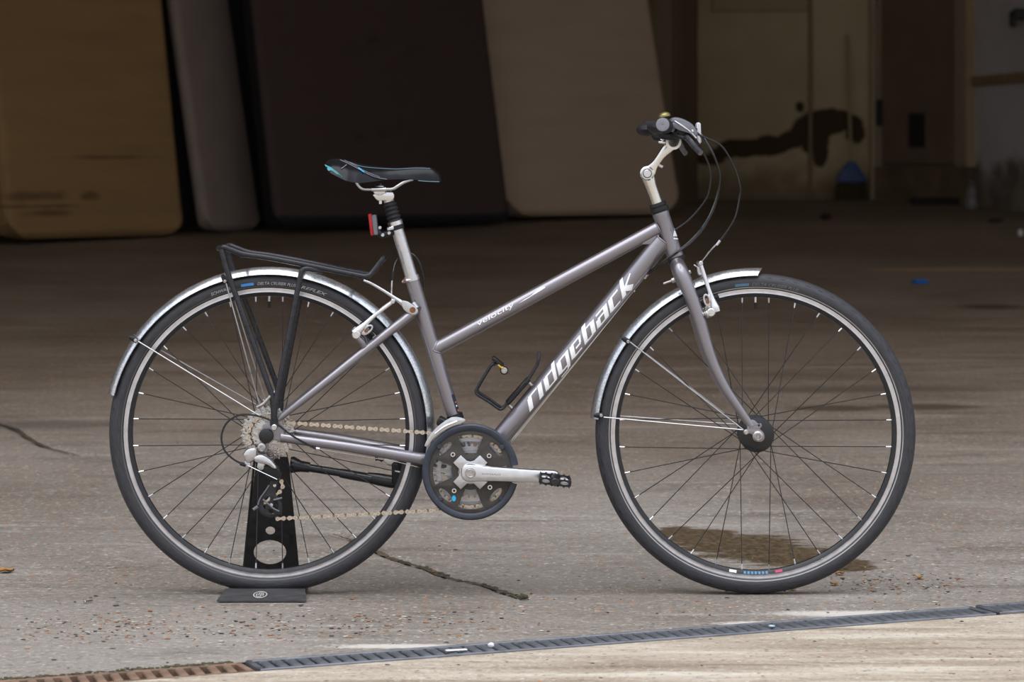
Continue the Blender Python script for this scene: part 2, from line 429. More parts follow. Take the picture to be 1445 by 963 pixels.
xs = np.concatenate([np.linspace(-11, -2.3, 24, endpoint=False), np.linspace(-2.3, 2.3, 520), np.linspace(2.4, 11, 24)])
vsr = np.concatenate([np.linspace(0, 1.2, 170), np.linspace(1.21, 4.2, 240), np.linspace(4.25, 24, 110)])
GX, GV = np.meshgrid(xs, vsr); fade = np.clip(1-GV/6, 0, 1)
GY = GV+(DL.y+(GX-DL.x)*dsl)*fade-(1-fade)*.6
GZ = SL*np.maximum(0, GY-.2)
amp = np.where(np.abs(GX) < 2.4, 1, 0)*np.clip(GV*12, 0, 1)
# kept below the datum so nothing standing on it sinks in
GZ += amp*(-.0012+.0016*vnoise(GX, GY, 3, 1)+.0009*vnoise(GX, GY, 14, 2)+.0007*vnoise(GX, GY, 45, 3))
def polydist(pts):
    d = np.full(GX.shape, 9.)
    for (ax, ay), (bx, by) in zip(pts[:-1], pts[1:]):
        t = np.clip(((GX-ax)*(bx-ax)+(GY-ay)*(by-ay))/((bx-ax)**2+(by-ay)**2), 0, 1)
        d = np.minimum(d, np.hypot(GX-ax-t*(bx-ax), GY-ay-t*(by-ay)))
    return d
crack_px = [(470, 752), (500, 763), (530, 776), (552, 787), (580, 795), (606, 803), (628, 812), (652, 819), (680, 824), (702, 831), (722, 838), (745, 845)]
crk = polydist([tuple(fl(*q)[:2]) for q in crack_px])+.012*np.abs(vnoise(GX, GY, 30, 9))
GZ -= .014*np.clip(1-crk/.02, 0, 1)
crk2 = polydist([tuple(fl(*q)[:2]) for q in [(-60, 590), (10, 600), (60, 628), (110, 642), (200, 640)]])
GZ -= .012*np.clip(1-crk2/.022, 0, 1)
jnt = polydist([tuple(fl(*q)[:2]) for q in [(-200, 566), (740, 560), (1700, 546)]])
GZ -= .006*np.clip(1-jnt/.016, 0, 1)
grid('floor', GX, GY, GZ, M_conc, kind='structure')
# dirt lying in the crack
m, n, b, pos = newmat('crack_dirt'); c = mix(n, ramp(n, noise(n, pos, 70, 5), .35, .65), (.025, .019, .012), (.11, .083, .05)); n.links.new(c, b.inputs['Base Color']); b.inputs['Roughness'].default_value = .95
M_dirt = m
mb = MB()
for cpts, wmax in ((crack_px, .011), ([(-60, 590), (10, 600), (60, 628), (110, 642)], .008)):
    q = cr([fl(*a) for a in cpts], 10); V = []; F = []
    for i, a in enumerate(q):
        e = math.sin(PI*(i+.6)/(len(q)+.2))**.5*wmax*(.5+random.random()); t = (q[min(i+1, len(q)-1)]-q[max(0, i-1)]).normalized(); s_ = Vector((-t.y, t.x, 0))
        j = s_*(random.random()-.5)*.008
        z = zf(a.y)+.0012
        for k in (-1, 0, 1):
            v = a+j+s_*e*k; V.append((v.x, v.y, z-(.0045 if k == 0 else .0035)))
        if i:
            k = 3*i; F += [(k-3, k-2, k+1, k), (k-2, k-1, k+2, k+1)]
    mb.add(V, F)
mb.obj('crack_dirt', M_dirt, kind='stuff', label='brown dirt filling the cracks in the concrete floor', cat='dirt')
# outer apron
ax_ = np.linspace(-6, 6, 160); av = np.concatenate([np.linspace(0, 1.2, 60), np.linspace(1.3, 14, 20)])
AX, AV = np.meshgrid(ax_, av); AY = (DL.y+(AX-DL.x)*dsl)-DWY-AV
AZ = (-.001+.003*vnoise(AX, AY, 5, 21)+.0016*vnoise(AX, AY, 25, 22))*np.clip(AV*20, 0, 1)
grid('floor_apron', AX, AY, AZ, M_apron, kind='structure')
# drain trough under the grates
dd = Vector((math.cos(dth), math.sin(dth), 0)); dn = Vector((-math.sin(dth), math.cos(dth), 0))
o0 = Vector((0, yd(0), 0))
def dpt(t, w, z=0): return o0+dd*t+dn*w+Vector((0, 0, z))    # w: 0 at the rear edge, negative towards the camera
mb = MB(); prof = [(0.0, .0), (0, -.09), (-DW, -.09), (-DW, 0.0)]
V = [dpt(t, w, z) for t in (-8, 8) for w, z in prof]; mb.add(V, [(0, 1, 5, 4), (1, 2, 6, 5), (2, 3, 7, 6)])
M_trough = mat('drain_trough', (.02, .017, .015), .9, 0, .3, 20)
mb.obj('floor_channel', M_trough, kind='structure', smooth=False)
M_iron = mat('galvanised_grate', (.17, .178, .198), .45, .5, .3, 25, bump=.1, stretch=(1, 1, 1))
M_irust = mat('rusty_cast_grate', (.20, .125, .085), .8, .1, .45, 18, bump=.3)
def tpx(px):    # parameter along the drain for a pixel column
    lo, hi = -3., 3.
    for _ in range(50):
        mid = (lo+hi)/2; q = dpt(mid, -DW/2); X = 722.5+q.x/(K*(D+q.y))
        if X < px: lo = mid
        else: hi = mid
    return lo
def grate(t0, t1, m, label, pitch, slant, barw, zt=0.004):
    mid = (t0+t1)/2; e = empty('drain_grate', dpt(mid, -DW/2, -.012), label, 'drain grate', 'drain grates')
    fr = MB(); Rz = Matrix.Rotation(dth, 3, 'Z'); L = t1-t0
    for w in (-.0055, -DW+.0055): fr.bbox(dpt(mid, w, zt-.012), (L-.004, .009, .024), .002, Rz)
    for t in (t0+.008, t1-.008): fr.bbox(dpt(t, -DW/2, zt-.012), (.012, DW-.004, .024), .002, Rz)
    fr.obj('frame', m, e, smooth=False)
    n_ = int((L-.04)/pitch); first = None
    Rb = Matrix.Rotation(dth+slant, 3, 'Z') @ Matrix.Rotation(-.10, 3, 'Y'); bl = (DW-.018)/math.cos(slant)
    for i in range(n_):
        t = t0+.02+(i+.5)*(L-.04)/n_; c = dpt(t, -DW/2, zt-.0165)
        if first is None:
            first = MB().bbox(c, (barw, bl, .030), .002, Rb).obj('bar', m, e, origin=c, smooth=False)
        else: dup(first, e, c-org(e))
    return e
tA, tB = tpx(355), tpx(1390)
grate(tA-1.0, tA-.004, M_irust, 'rusty cast iron drain grate at the bottom left corner', .030, -.12, .0165, .001)
grate(tA, tB, M_iron, 'long blue-grey slotted drain grate running across the foreground', .026, -.06, .0170)
grate(tB+.004, tB+1.0, M_iron, 'short end of blue-grey drain grate at the far right edge', .026, -.06, .0170, .006)
# moss along the rusty grate
m, n, b, pos = newmat('moss'); c = mix(n, ramp(n, noise(n, pos, 80, 5), .35, .65), (.03, .03, .015), (.09, .085, .04)); n.links.new(c, b.inputs['Base Color']); b.inputs['Roughness'].default_value = 1
mb = MB()
for i in range(520):
    t = tA-1.0+random.random()*.98; q = dpt(t, .002+abs(random.gauss(0, .008)), .001); r_ = random.uniform(.0012, .0042)
    mb.ball(q, r_, 5, (random.uniform(.8, 2), 1, random.uniform(.2, .5)))
for i in range(25):
    q = fl(735+random.gauss(0, 7), 841+random.gauss(0, 1.5)); mb.ball(q, random.uniform(.002, .004), 5, (1.5, 1, .7))
mb.obj('moss', m, kind='stuff', label='dark moss growing along the rear edge of the rusty grate', cat='moss')
# loose grit
grits = [((.33, .14, .055), 'orange'), ((.04, .038, .042), 'black'), ((.48, .42, .35), 'pale')]
REARX, FRONTX = p(380, 838).x, p(1066, 838).x
gm = [mat(nm+'_grit', cc, .8, 0, .35, 90) for cc, nm in grits]; mb = MB(); gi = []
for k_, cnt in enumerate((460, 360, 300)):
    for i in range(cnt):
        u_ = random.random()
        if u_ < .5: px = random.gauss(random.choice((120, 200, 620, 430)), 80); py = 886+random.gauss(0, 12)-.018*(px-200)
        elif u_ < .7: px = random.gauss(1260, 60); py = random.gauss(822, 12)
        else: px = random.uniform(-20, 1460); py = random.uniform(770, 960)
        if py > 958 or py < 700: continue
        q = fl(px, py)
        if yd(q.x)-DWY-.01 < q.y < yd(q.x)+.01: continue
        if abs(q.y) < .03 and (abs(q.x-REARX) < .2 or abs(q.x-FRONTX) < .2): continue
        r_ = random.choice([.0011, .0013, .0016, .0016, .002, .0024, .003]); n0 = len(mb.f)
        v0_ = len(mb.v); mb.ball(q+Vector((0, 0, r_*.02)), r_, 6, (random.uniform(1, 2.4), random.uniform(.9, 1.6), random.uniform(.2, .45)))
        for v_ in mb.v[v0_:]: v_ += (v_-q)*random.uniform(-.35, .3)
        gi += [k_]*(len(mb.f)-n0)
go = mb.obj('loose_grit', None, kind='stuff', label='orange, black and pale grit strewn over the concrete near the drain')
for m_ in gm: go.data.materials.append(m_)
if len(go.data.polygons) == len(gi): go.data.polygons.foreach_set('material_index', gi)
else:
    go.data.polygons.foreach_set('material_index', [(i//18) % 3 for i in range(len(go.data.polygons))])
go['category'] = 'grit'

# ------------------------------------------------------------------ room shell
WH = 5.3
def wall(name, pts, m, h=WH, t=.2, z0=-.3):
    "vertical wall along a polyline, thickness away from the room (left of travel)"
    mb = MB(); n_ = len(pts); P = [Vector((*q, 0)) for q in pts]; O = []
    for i in range(n_):
        d = (P[min(i+1, n_-1)]-P[max(i-1, 0)]).normalized(); O.append(P[i]+Vector((-d.y, d.x, 0))*t)
    for i in range(n_-1):
        a, b_, c, d = P[i], P[i+1], O[i+1], O[i]
        V = [Vector((q.x, q.y, z)) for z in (z0, h) for q in (a, b_, c, d)]
        mb.add(V, [(0, 1, 2, 3), (4, 5, 6, 7), (0, 1, 5, 4), (1, 2, 6, 5), (2, 3, 7, 6), (3, 0, 4, 7)])
    return mb.obj(name, m, kind='structure', smooth=False)
YB = 24.6
def bw(px, py, Y=YB): return p(px, py, Y-D)
C0, C1, C2, C3 = (-7.5, .6), (-7.5, 10.17), (1.32, 16.75), (1.66, 18.6)
C4 = (bw(1243, 0).x, 18.6); q = p(1375, 0, 17.6); C5 = (q.x, 17.6); C6 = (4.30, 15.6); C7 = (6.8, 9.0); C8 = (7.5, .6)
m, n, b, pos = newmat('brown_painted_wall'); c = mix(n, ramp(n, noise(n, pos, 1.2, 5, (1, 1, .4)), .3, .7), (.20, .145, .09), (.29, .22, .14)); n.links.new(c, b.inputs['Base Color']); b.inputs['Roughness'].default_value = .9
M_wl = m
m, n, b, pos = newmat('peeling_plaster')
nz = noise(n, pos, 4.5, 7); big = noise(n, pos, 1.1, 4)
c = mix(n, ramp(n, big, .3, .7), (.45, .345, .205), (.55, .44, .285))
low = math_(n, 'ADD', nd(n, 'ShaderNodeValue').outputs[0], 0)
sep = nd(n, 'ShaderNodeSeparateXYZ'); n.links.new(pos, sep.inputs[0])
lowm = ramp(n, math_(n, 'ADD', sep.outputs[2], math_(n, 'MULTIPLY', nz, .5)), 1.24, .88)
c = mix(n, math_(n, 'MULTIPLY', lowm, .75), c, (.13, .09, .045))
def EB(px, py, rx, ry):
    a = bw(px, py); return (tuple(a), (rx*K*YB, 4, ry*K*YB))
st = blobs(n, pos, [EB(1000, 225, 34, 10), EB(1045, 210, 36, 13), EB(1095, 206, 42, 14), EB(1140, 186, 32, 30), EB(1172, 172, 36, 18), EB(1208, 182, 18, 20), EB(1158, 218, 12, 18), EB(1129, 152, 7, 9), EB(1234, 207, 9, 13), EB(1118, 200, 22, 16), EB(1070, 208, 24, 12), EB(1020, 216, 24, 10)], nz, 1.7, -.04, .14)
c = mix(n, st, c, (.062, .036, .016)); n.links.new(c, b.inputs['Base Color']); b.inputs['Roughness'].default_value = .92
bp = nd(n, 'ShaderNodeBump'); bp.inputs['Strength'].default_value = .4; bp.inputs['Distance'].default_value = .02; n.links.new(math_(n, 'SUBTRACT', nz, st), bp.inputs['Height']); n.links.new(bp.outputs[0], b.inputs['Normal'])
M_wb = m
m, n, b, pos = newmat('pale_grey_wall')
nz = noise(n, pos, 3.5, 6); c = mix(n, ramp(n, noise(n, pos, 1.4, 4), .3, .7), (.74, .71, .75), (.82, .80, .84))
sep = nd(n, 'ShaderNodeSeparateXYZ'); n.links.new(pos, sep.inputs[0])
lowm = ramp(n, math_(n, 'ADD', sep.outputs[2], math_(n, 'MULTIPLY', nz, .55)), 1.24, 1.08)
c = mix(n, math_(n, 'MULTIPLY', lowm, .85), c, mix(n, ramp(n, nz, .4, .6), (.12, .085, .05), (.30, .25, .18))); n.links.new(c, b.inputs['Base Color']); b.inputs['Roughness'].default_value = .85
M_wr = m
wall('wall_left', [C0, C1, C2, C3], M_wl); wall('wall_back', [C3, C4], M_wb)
wall('wall_right', [C5, C6, C7, C8], M_wr)
M_door = mat('brown_door_paint', (.20, .13, .085), .6, 0, .15, 2.5); M_trim = mat('tan_trim', (.40, .29, .17), .7, 0, .12, 6)
wall('wall_door', [C4, C5], M_wl)
M_ceil = mat('pale_ceiling', (.52, .46, .38), .9, 0, .1, 2)
mb = MB(); poly = [C0, C1, C2, C3, C4, C5, C6, C7, C8]; k = len(poly)
mb.add([Vector((*q, z)) for z in (WH, WH+.2) for q in poly], [tuple(range(k)), tuple(range(2*k-1, k-1, -1))]+[(i, (i+1) % k, k+(i+1) % k, k+i) for i in range(k)])
mb.obj('ceiling', M_ceil, kind='structure', smooth=False)
MB().box((0, .75, 6.6), (17, .25, 2.6)).obj('wall_front', M_ceil, kind='structure', smooth=False)

# door in the angled wall C4-C5
dv = Vector((C5[0]-C4[0], C5[1]-C4[1], 0)); dl = dv.length; dv.normalize(); dnn = Vector((dv.y, -dv.x, 0)); rot = Matrix.Rotation(math.atan2(dv.y, dv.x), 3, 'Z')
def dw(px, z, off=0):
    t = (px-1243)/(1375-1243)*dl; return Vector((*C4, z))+dv*t+dnn*off
def dbox(mb, px0, px1, z0, z1, off, th):
    a = dw(px0, z0); b_ = dw(px1, z1); c = (a+b_)/2+dnn*(off+th/2); return mb.bbox(c, ((b_-a).xy.length, th, z1-z0), .006, rot)
dbox(MB(), 1240, 1379, .45, .885, .0, .10).obj('trim_1', mat('dirty_step_brick', (.16, .11, .065), .9, 0, .3, 5), kind='structure', smooth=False)
door = dbox(MB(), 1252, 1358, .91, 3.6, .02, .05).obj('door_1', M_door, kind='structure', smooth=False)
fr = MB(); dbox(fr, 1242, 1252, .885, 3.7, .0, .09); dbox(fr, 1358, 1374, .885, 3.7, .0, .09); fr.obj('door_frame', mat('door_frame_paint', (.33, .25, .17), .6, 0, .1, 4), door, smooth=False)
z0 = p(0, 208, 18.2).z; z1 = p(0, 160, 18.2).z
dbox(MB(), 1291, 1320, z0-.01, z1+.01, .07, .012).obj('vent_frame', mat('vent_grey', (.13, .105, .09), .6, 0, .1, 9), door, smooth=False)
vb = MB(); dbox(vb, 1294, 1317, z0, z1, .0745, .01); vb.obj('vent_plate', M_black, door, smooth=False)
for i in range(7): dbox(MB(), 1294, 1317, z0+.015+i*(z1-z0)/7.2, z0+.035+i*(z1-z0)/7.2, .083, .008).obj('vent_slat', mat('vent_dark', (.05, .035, .03), .6), door, smooth=False) if i == 0 else None
sl0 = [o for o in bpy.data.objects if o.name.startswith('vent_slat')][0]
for i in range(1, 7): dup(sl0, door, Vector((0, 0, i*(z1-z0)/7.2)))
hb = MB(); dbox(hb, 1249, 1254, p(0, 178, 18.4).z, p(0, 140, 18.4).z, .06, .05); hb.obj('door_hinge', M_black, door, smooth=False)
# wall details
mb = MB(); a = bw(1004, 17); b_ = bw(1140, 0); mb.bbox(((a.x+b_.x)/2, 18.6-.02, 3.2), (b_.x-a.x, .04, 2*(3.2-a.z)), .01)
mb.obj('wall_board', mat('plain_wall_board', (.40, .31, .19), .9, 0, .08, 2), label='large plain brown board fixed high on the peeling back wall', cat='board', smooth=False)
mb = MB(); x = bw(1143, 0).x; mb.tube([(x, 18.565, .62), (x, 18.565, 4.6)], .018, 8); mb.obj('conduit_pipe', mat('painted_conduit', (.27, .20, .12), .7), label='thin vertical conduit pipe running down the peeling back wall', cat='pipe')
mb = MB(); mb.bbox((bw(1234, 0).x, 18.56, 2.6), (.10, .07, 4.1), .01); mb.obj('trim_2', mat('corner_post_paint', (.36, .28, .18), .8), kind='structure', smooth=False)
# right wall rail
v = Vector((C6[0]-C5[0], C6[1]-C5[1], 0)); vl = v.length; v.normalize(); vn = Vector((v.y, -v.x, 0)); rr_ = Matrix.Rotation(math.atan2(v.y, v.x), 3, 'Z')
zz = p(0, 112, 17).z; mb = MB(); mb.bbox(Vector((*C5, zz))+v*vl/2+vn*.02, (vl, .05, .085), .006, rr_); mb.obj('trim_3', M_trim, kind='structure', smooth=False)
mb = MB(); mb.bbox(Vector((*C5, 2.4))+v*.0+vn*.03, (.06, .08, 4.2), .006, rr_); mb.obj('trim_4', M_trim, kind='structure', smooth=False)
c = p(1440, 20, 16.3); e = empty('wall_bracket', c, 'black metal bracket sticking out high on the pale grey wall', 'bracket')
MB().bbox(c+Vector((.05, 0, 0)), (.22, .12, .09), .01).obj('arm', M_black, e, smooth=False)
MB().bbox(c+Vector((-.06, 0, -.04)), (.05, .1, .13), .01).obj('jaw', M_black, e, smooth=False)

# ------------------------------------------------------------------ mattresses leaning on the left wall
def mattress(pl, pr, h, th, lean, m, label, cat='mattress', rad=.16, wr=.0, ang=None, sag=0., side=None):
    A, B = fl(*pl), fl(*pr); u = B-A; u.z = 0; w = u.length; u.normalize(); nn = Vector((-u.y, u.x, 0))
    a = math.radians(lean); up = Vector((0, 0, math.cos(a)))+nn*math.sin(a); back = nn*math.cos(a)-Vector((0, 0, math.sin(a)))
    z0 = min(zf(A.y), zf(B.y)); O = Vector((A.x, A.y, max(zf(A.y), zf(B.y))+.004)); O.z = max(zf((A+u*t*w+back*t2).y) for t in (0, 1) for t2 in (0, th))+.002
    O.z += th*math.sin(a)
    e = empty('mattress', O+u*w/2, label, cat)
    nu, nv = 56, 64; e1 = .05; V = []; F = []
    def outline(s, t):  # square -> rounded rectangle
        x = (s-.5)*w; y = (t-.5)*h; cx = w/2-rad; cy = h/2-rad
        if abs(x) > cx and abs(y) > cy:
            dx = abs(x)-cx; dy = abs(y)-cy; k = max(dx, dy)/max(1e-6, math.hypot(dx, dy)); dx *= k; dy *= k
            x = math.copysign(cx+dx, x); y = math.copysign(cy+dy, y)
        return x+w/2, y+h/2
    ts = lambda n_: [0.5-.5*math.cos(PI*i/n_)*(1-.25*math.sin(PI*i/n_)) for i in range(n_+1)]
    us, vt = ts(nu), ts(nv)
    for sd in (0, 1):
        for t in vt:
            for s in us:
                x, y = outline(s, t); edge = min(x, w-x, y, h-y)
                rd = max(0, 1-edge/e1) if edge < e1 else 0
                dep = (1-math.sqrt(max(0, 1-rd*rd)))*.035
                if sd == 0:
                    wv = wr*sum(a_*max(0, 1-abs(y-(y0_+k1*(x-.7)+k2*(x-.7)**2))/.05)**1.5*max(0, 1-abs(x-x0_)/l_) for a_, y0_, k1, k2, x0_, l_ in ((1, 1.28, .12, .28, 1.0, .8), (.8, 1.08, .22, .2, 1.3, .6), (.9, .62, .16, .15, .9, .8), (.6, .42, .30, .1, 1.2, .5), (.6, .85, -.1, .2, .5, .5)))*min(1, edge/.15) if wr else 0
                    off = dep-wv-sag*math.sin(PI*t)*math.sin(PI*s)
                else: off = th-dep
                V.append(O+u*x+up*y+back*off)
    row = nu+1; N_ = (nu+1)*(nv+1)
    for j in range(nv):
        for i in range(nu):
            k = j*row+i; F.append((k, k+1, k+row+1, k+row)); F.append((N_+k, N_+k+row, N_+k+row+1, N_+k+1))
    bd = [i for i in range(row)]+[j*row+nu for j in range(1, nv+1)]+[nv*row+i for i in range(nu-1, -1, -1)]+[j*row for j in range(nv-1, 0, -1)]
    S_ = [(bd[i], N_+bd[i], N_+bd[(i+1) % len(bd)], bd[(i+1) % len(bd)]) for i in range(len(bd))]
    if side:
        Fb = []; Fc = []
        for q in F:
            i_, j_ = q[0] % N_ % row, q[0] % N_ // row
            (Fb if q[0] >= N_ or us[i_+1]*w > w-.03 or vt[j_+1]*h < .065 else Fc).append(q)
        MB().add(V, Fc).obj('cover', m, e, angle=60); MB().add(V, Fb+S_).obj('border', side, e, angle=60)
    else: MB().add(V, F+S_).obj('cover', m, e, angle=60)
    # piping round the front edge
    rim = []
    for i in bd[::2]: rim.append(V[i]+back*.004)
    rim.append(rim[0]); MB().tube(rim, .008, 5, cap=False).obj('piping', side or m, e)
    return e
M_m1 = mat('tan_mattress_fabric', (.33, .20, .085), .9, 0, .12, 3, bump=.1, bscale=40, stretch=(.4, .4, 3))
n = M_m1.node_tree; b = n.nodes['Principled BSDF']; g_ = nd(n, 'ShaderNodeNewGeometry'); ps_ = g_.outputs['Position']
def ME(px, py, rx, ry):
    a = p(px, py, 12.5); return (tuple(a), (rx*K*18.5, 3, ry*K*18.5))
sm = blobs(n, ps_, [ME(62, 276, 45, 9), ME(128, 276, 16, 8), ME(60, 290, 70, 3), ME(75, 300, 34, 6), ME(150, 222, 70, 3)], noise(n, ps_, 5, 5, (.4, 1, 1.6)), 1.6, -.2, .7)
old = b.inputs['Base Color'].links[0].from_socket
n.links.new(mix(n, math_(n, 'MULTIPLY', sm, .7), old, (.10, .055, .025)), b.inputs['Base Color'])
M_m2 = mat('grey_mattress_fabric', (.30, .235, .20), .9, 0, .08, 4)
M_m3 = mat('maroon_mattress_cover', (.066, .040, .038), .85, 0, .08, 3)
M_m4 = mat('beige_mattress_fabric', (.50, .385, .285), .9, 0, .08, 3, bump=.1, bscale=30, stretch=(.4, .4, 2))
M_mk = mat('black_mattress_cover', (.012, .011, .012), .85, 0, .2, 3)
M_m5 = mat('grey_ticking', (.22, .19, .175), .9, 0, .1, 3)
mattress((-190, 362), (8, 345), 2.3, .2, 9, M_m5, 'grey mattress whose edge only just shows at the left frame edge')
mattress((14, 349), (262, 334), 2.4, .17, 8, M_m1, 'wide tan mattress with dark smudges leaning on the wall at far left', rad=.17)
mattress((205, 331.5), (520, 317), 1.95, .12, 6.0, M_mk, 'black-covered mattress standing in the gap behind the narrow grey one')
mattress((293, 332), (371, 325.5), 2.4, .10, 10, M_m2, 'narrow grey mattress standing between the tan and the maroon ones', rad=.16)
mattress((392, 334), (722, 319), 2.4, .18, 11, M_m3, 'large dark maroon mattress with wrinkled cover and black border', rad=.10, wr=.06, side=M_mk)
mattress((714, 316), (964, 306), 2.4, .16, 14, M_m4, 'pale beige mattress leaning beside the peeling back wall', rad=.24, wr=.008)

# ------------------------------------------------------------------ things at the back of the garage
q = fl(1201, 284); q.y = 18.35; q.x = (1201-722.5)*K*(D+q.y); q.z = zf(q.y)
e = empty('broom', q, 'broom with blue head and pale handle standing against peeling wall', 'broom')
M_bb = mat('blue_broom_plastic', (.02, .055, .20), .5, 0, .15, 20)
zt, zb = p(0, 228, 18.35).z, p(0, 257, 18.35).z; hw = 21*K*24.35
mb = plate([rounded([(q.x-hw, zb), (q.x-hw*.9, zb+.045), (q.x-hw*.45, zt-.035), (q.x-.025, zt), (q.x+.025, zt), (q.x+hw*.45, zt-.035), (q.x+hw*.9, zb+.045), (q.x+hw, zb)], 3)], q.y, .06, .008); mb.obj('broom_head', M_bb, e)
mb = MB()
for i in range(150):
    x = q.x+random.uniform(-1, 1)*hw*.93; y = q.y+random.uniform(-.02, .02); mb.tube([(x, y, zb+.01), (x+random.uniform(-.02, .02)+(x-q.x)*.12, y+random.uniform(-.01, .01), q.z+.004)], .004, 4)
mb.obj('bristles', mat('olive_bristles', (.07, .05, .018), .8), e, kind='stuff')
MB().tube([(q.x, q.y, zt-.01), (q.x-.01, q.y+.19, p(0, 48, 18.5).z)], .0135, 8).obj('handle', mat('pale_broom_handle', (.42, .31, .17), .6), e)
a = fl(1287, 289); b_ = fl(1362, 290); mb = MB(); c = (a+b_)/2; mb.bbox((c.x, c.y+.1, zf(c.y)+.034), (b_.x-a.x, .12, .06), .006, Matrix.Rotation(math.atan(SL), 3, 'X') @ Matrix.Rotation(0, 3, 'Z'))
mb.obj('timber_beam', mat('black_beam', (.014, .012, .012), .8), label='black beam lying on the floor below the door step', cat='beam', smooth=False)
q = fl(1371, 296); e = empty('plastic_bottle', q, 'clear plastic bottle standing by the black beam near pale wall', 'bottle')
m_ = mat('bottle_plastic', (.45, .43, .42), .12, 0, .02, 9, trans=.7)
MB().ring([(1e-5, .001), (.045, .001), (.05, .012), (.05, .12), (.046, .125), (.05, .13), (.048, .17), (.02, .20), (.014, .205), (.014, .222)], q, (0, 0, 1), 18).obj('bottle_body', m_, e)
MB().disc(q+Vector((0, 0, .229)), .016, .02, (0, 0, 1), 14).obj('cap', M_greyplast, e)
def bit(name, px, py, dims, m, label, cat, rot=0, kind='box', lift=None):
    q = fl(px, py); Rz = Matrix.Rotation(rot, 3, 'Z')
    if q.y > .2: Rz = Matrix.Rotation(math.atan(SL), 3, 'X') @ Rz
    c = q+Vector((0, 0, dims[2]/2-.0005 if lift is None else lift)); mb = MB()
    if kind == 'box': mb.bbox(c, dims, min(dims)*.25, Rz)
    elif kind == 'leaf':
        V = []; F = []; k = 8
        for i in range(k+1):
            t = i/k; ww = math.sin(PI*min(.999, t**.8))*dims[1]/2+.0004
            for s in (-1, 0, 1): V.append(q+Rz @ Vector(((t-.5)*dims[0], s*ww, .0015+dims[2]*(abs(s)*.8+.5*math.sin(t*4)**2))))
            if i: a = 3*i; F += [(a-3, a-2, a+1, a), (a-2, a-1, a+2, a+1)]
        n_ = len(V); V += [a-Vector((0, 0, .0007)) for a in V]; F += [tuple(n_+i for i in reversed(f)) for f in F]
        mb.add(V, F)
    elif kind == 'stone':
        mb.ball(c, .5, 10, dims); 
        for v_ in mb.v: v_ += (v_-c)*random.uniform(-.12, .12)
    return mb.obj(name, m, label=label, cat=cat)
M_lf = mat('brown_leaf', (.33, .16, .04), .7, 0, .3, 60); M_lb = mat('pale_stone', (.55, .42, .24), .8, 0, .2, 90); M_wp = mat('white_scrap', (.74, .73, .72), .7, 0, .08, 60)
bit('dry_leaf', 9, 808, (.036, .03, .006), M_lf, 'small brown dry leaf on the concrete at far left', 'leaf', .3, 'leaf')
q = fl(125, 851); e = empty('dropped_bolt', q, 'small shiny bolt lying on concrete left of the bike stand', 'bolt')
MB().tube([q+Vector((-.006, -.008, .0026)), q+Vector((.006, .01, .0026))], .0024, 8).obj('shank', M_silver, e); MB().disc(q+Vector((-.007, -.0095, .0045)), .0045, .004, Vector((.012, .018, 0)), 6).obj('bolt_head', M_silver, e)
bit('pebble', 1119, 833.5, (.018, .012, .010), M_lb, 'tan pebble lying right beside the front tyre contact', 'pebble', 0, 'stone')
bit('pebble', 735, 911, (.009, .008, .006), mat('black_stone', (.04, .04, .045), .6), 'small black pebble on the concrete just behind the long grate', 'pebble', 0, 'stone')
bit('paper_scrap', 644, 922.5, (.042, .012, .0015), M_wp, 'flat white paper scrap lying on the long drain grate', 'paper scrap', .3, lift=.0065)
bit('paper_scrap', 693, 917, (.013, .01, .010), M_wp, 'crumpled white scrap on the grate right of the flat one', 'paper scrap', .3, 'stone', lift=.0085)
bit('bottle_cap', 1089, 888, (.014, .012, .004), mat('pale_blue_plastic', (.35, .48, .55), .4), 'pale blue plastic cap lying on the long drain grate', 'bottle cap', .2, 'stone', lift=.0062)
bit('plastic_scrap', 1298, 400, (.07, .07, .02), mat('bright_blue_plastic', (.0, .16, .55), .4), 'bright blue plastic scrap on the dark floor behind the front wheel', 'plastic scrap', .4)
bit('debris_lump', 1165, 310, (.10, .10, .05), mat('dark_debris', (.04, .02, .015), .9), 'dark reddish debris lump on the floor in front of the broom', 'debris', .2, 'stone')
bit('brick_chip', 1168, 322, (.03, .03, .02), mat('red_chip', (.45, .06, .02), .8), 'tiny red chip just in front of the dark debris lump', 'debris', .2, 'stone')
bit('debris_lump', 1404, 314, (.13, .08, .03), mat('black_debris', (.03, .024, .02), .9), 'flat black debris on the floor in front of the pale wall', 'debris', .1, 'stone')
bit('paper_scrap', 1440, 334, (.04, .05, .05), M_wp, 'white crumpled scrap on the floor at the right frame edge', 'paper scrap', .1, 'stone')
for px, py, r_ in ((1185, 811, .3), (1298, 817, 1.2), (1176, 826, 2.)):
    bit('dry_leaf', px, py, (.022, .018, .004), M_lf, {1185: 'orange leaf fragment on wet concrete behind the front tyre', 1298: 'orange leaf fragment on the concrete furthest right of front tyre', 1176: 'orange leaf fragment on concrete between front tyre and drain'}[px], 'leaf', r_, 'leaf')

# ------------------------------------------------------------------ bicycle
BIKE = empty('bicycle', (0, 0, 0), 'grey step-through city bicycle with mudguards and black rear rack, standing side-on', 'bicycle')
def part(mb, name, m, parent=BIKE, label=None, **kw): return mb.obj(name, m, parent, label=label, **kw)
REAR = p(380, 610.5); FRONT = p(1066, 612)
RF = (FRONT.z); 
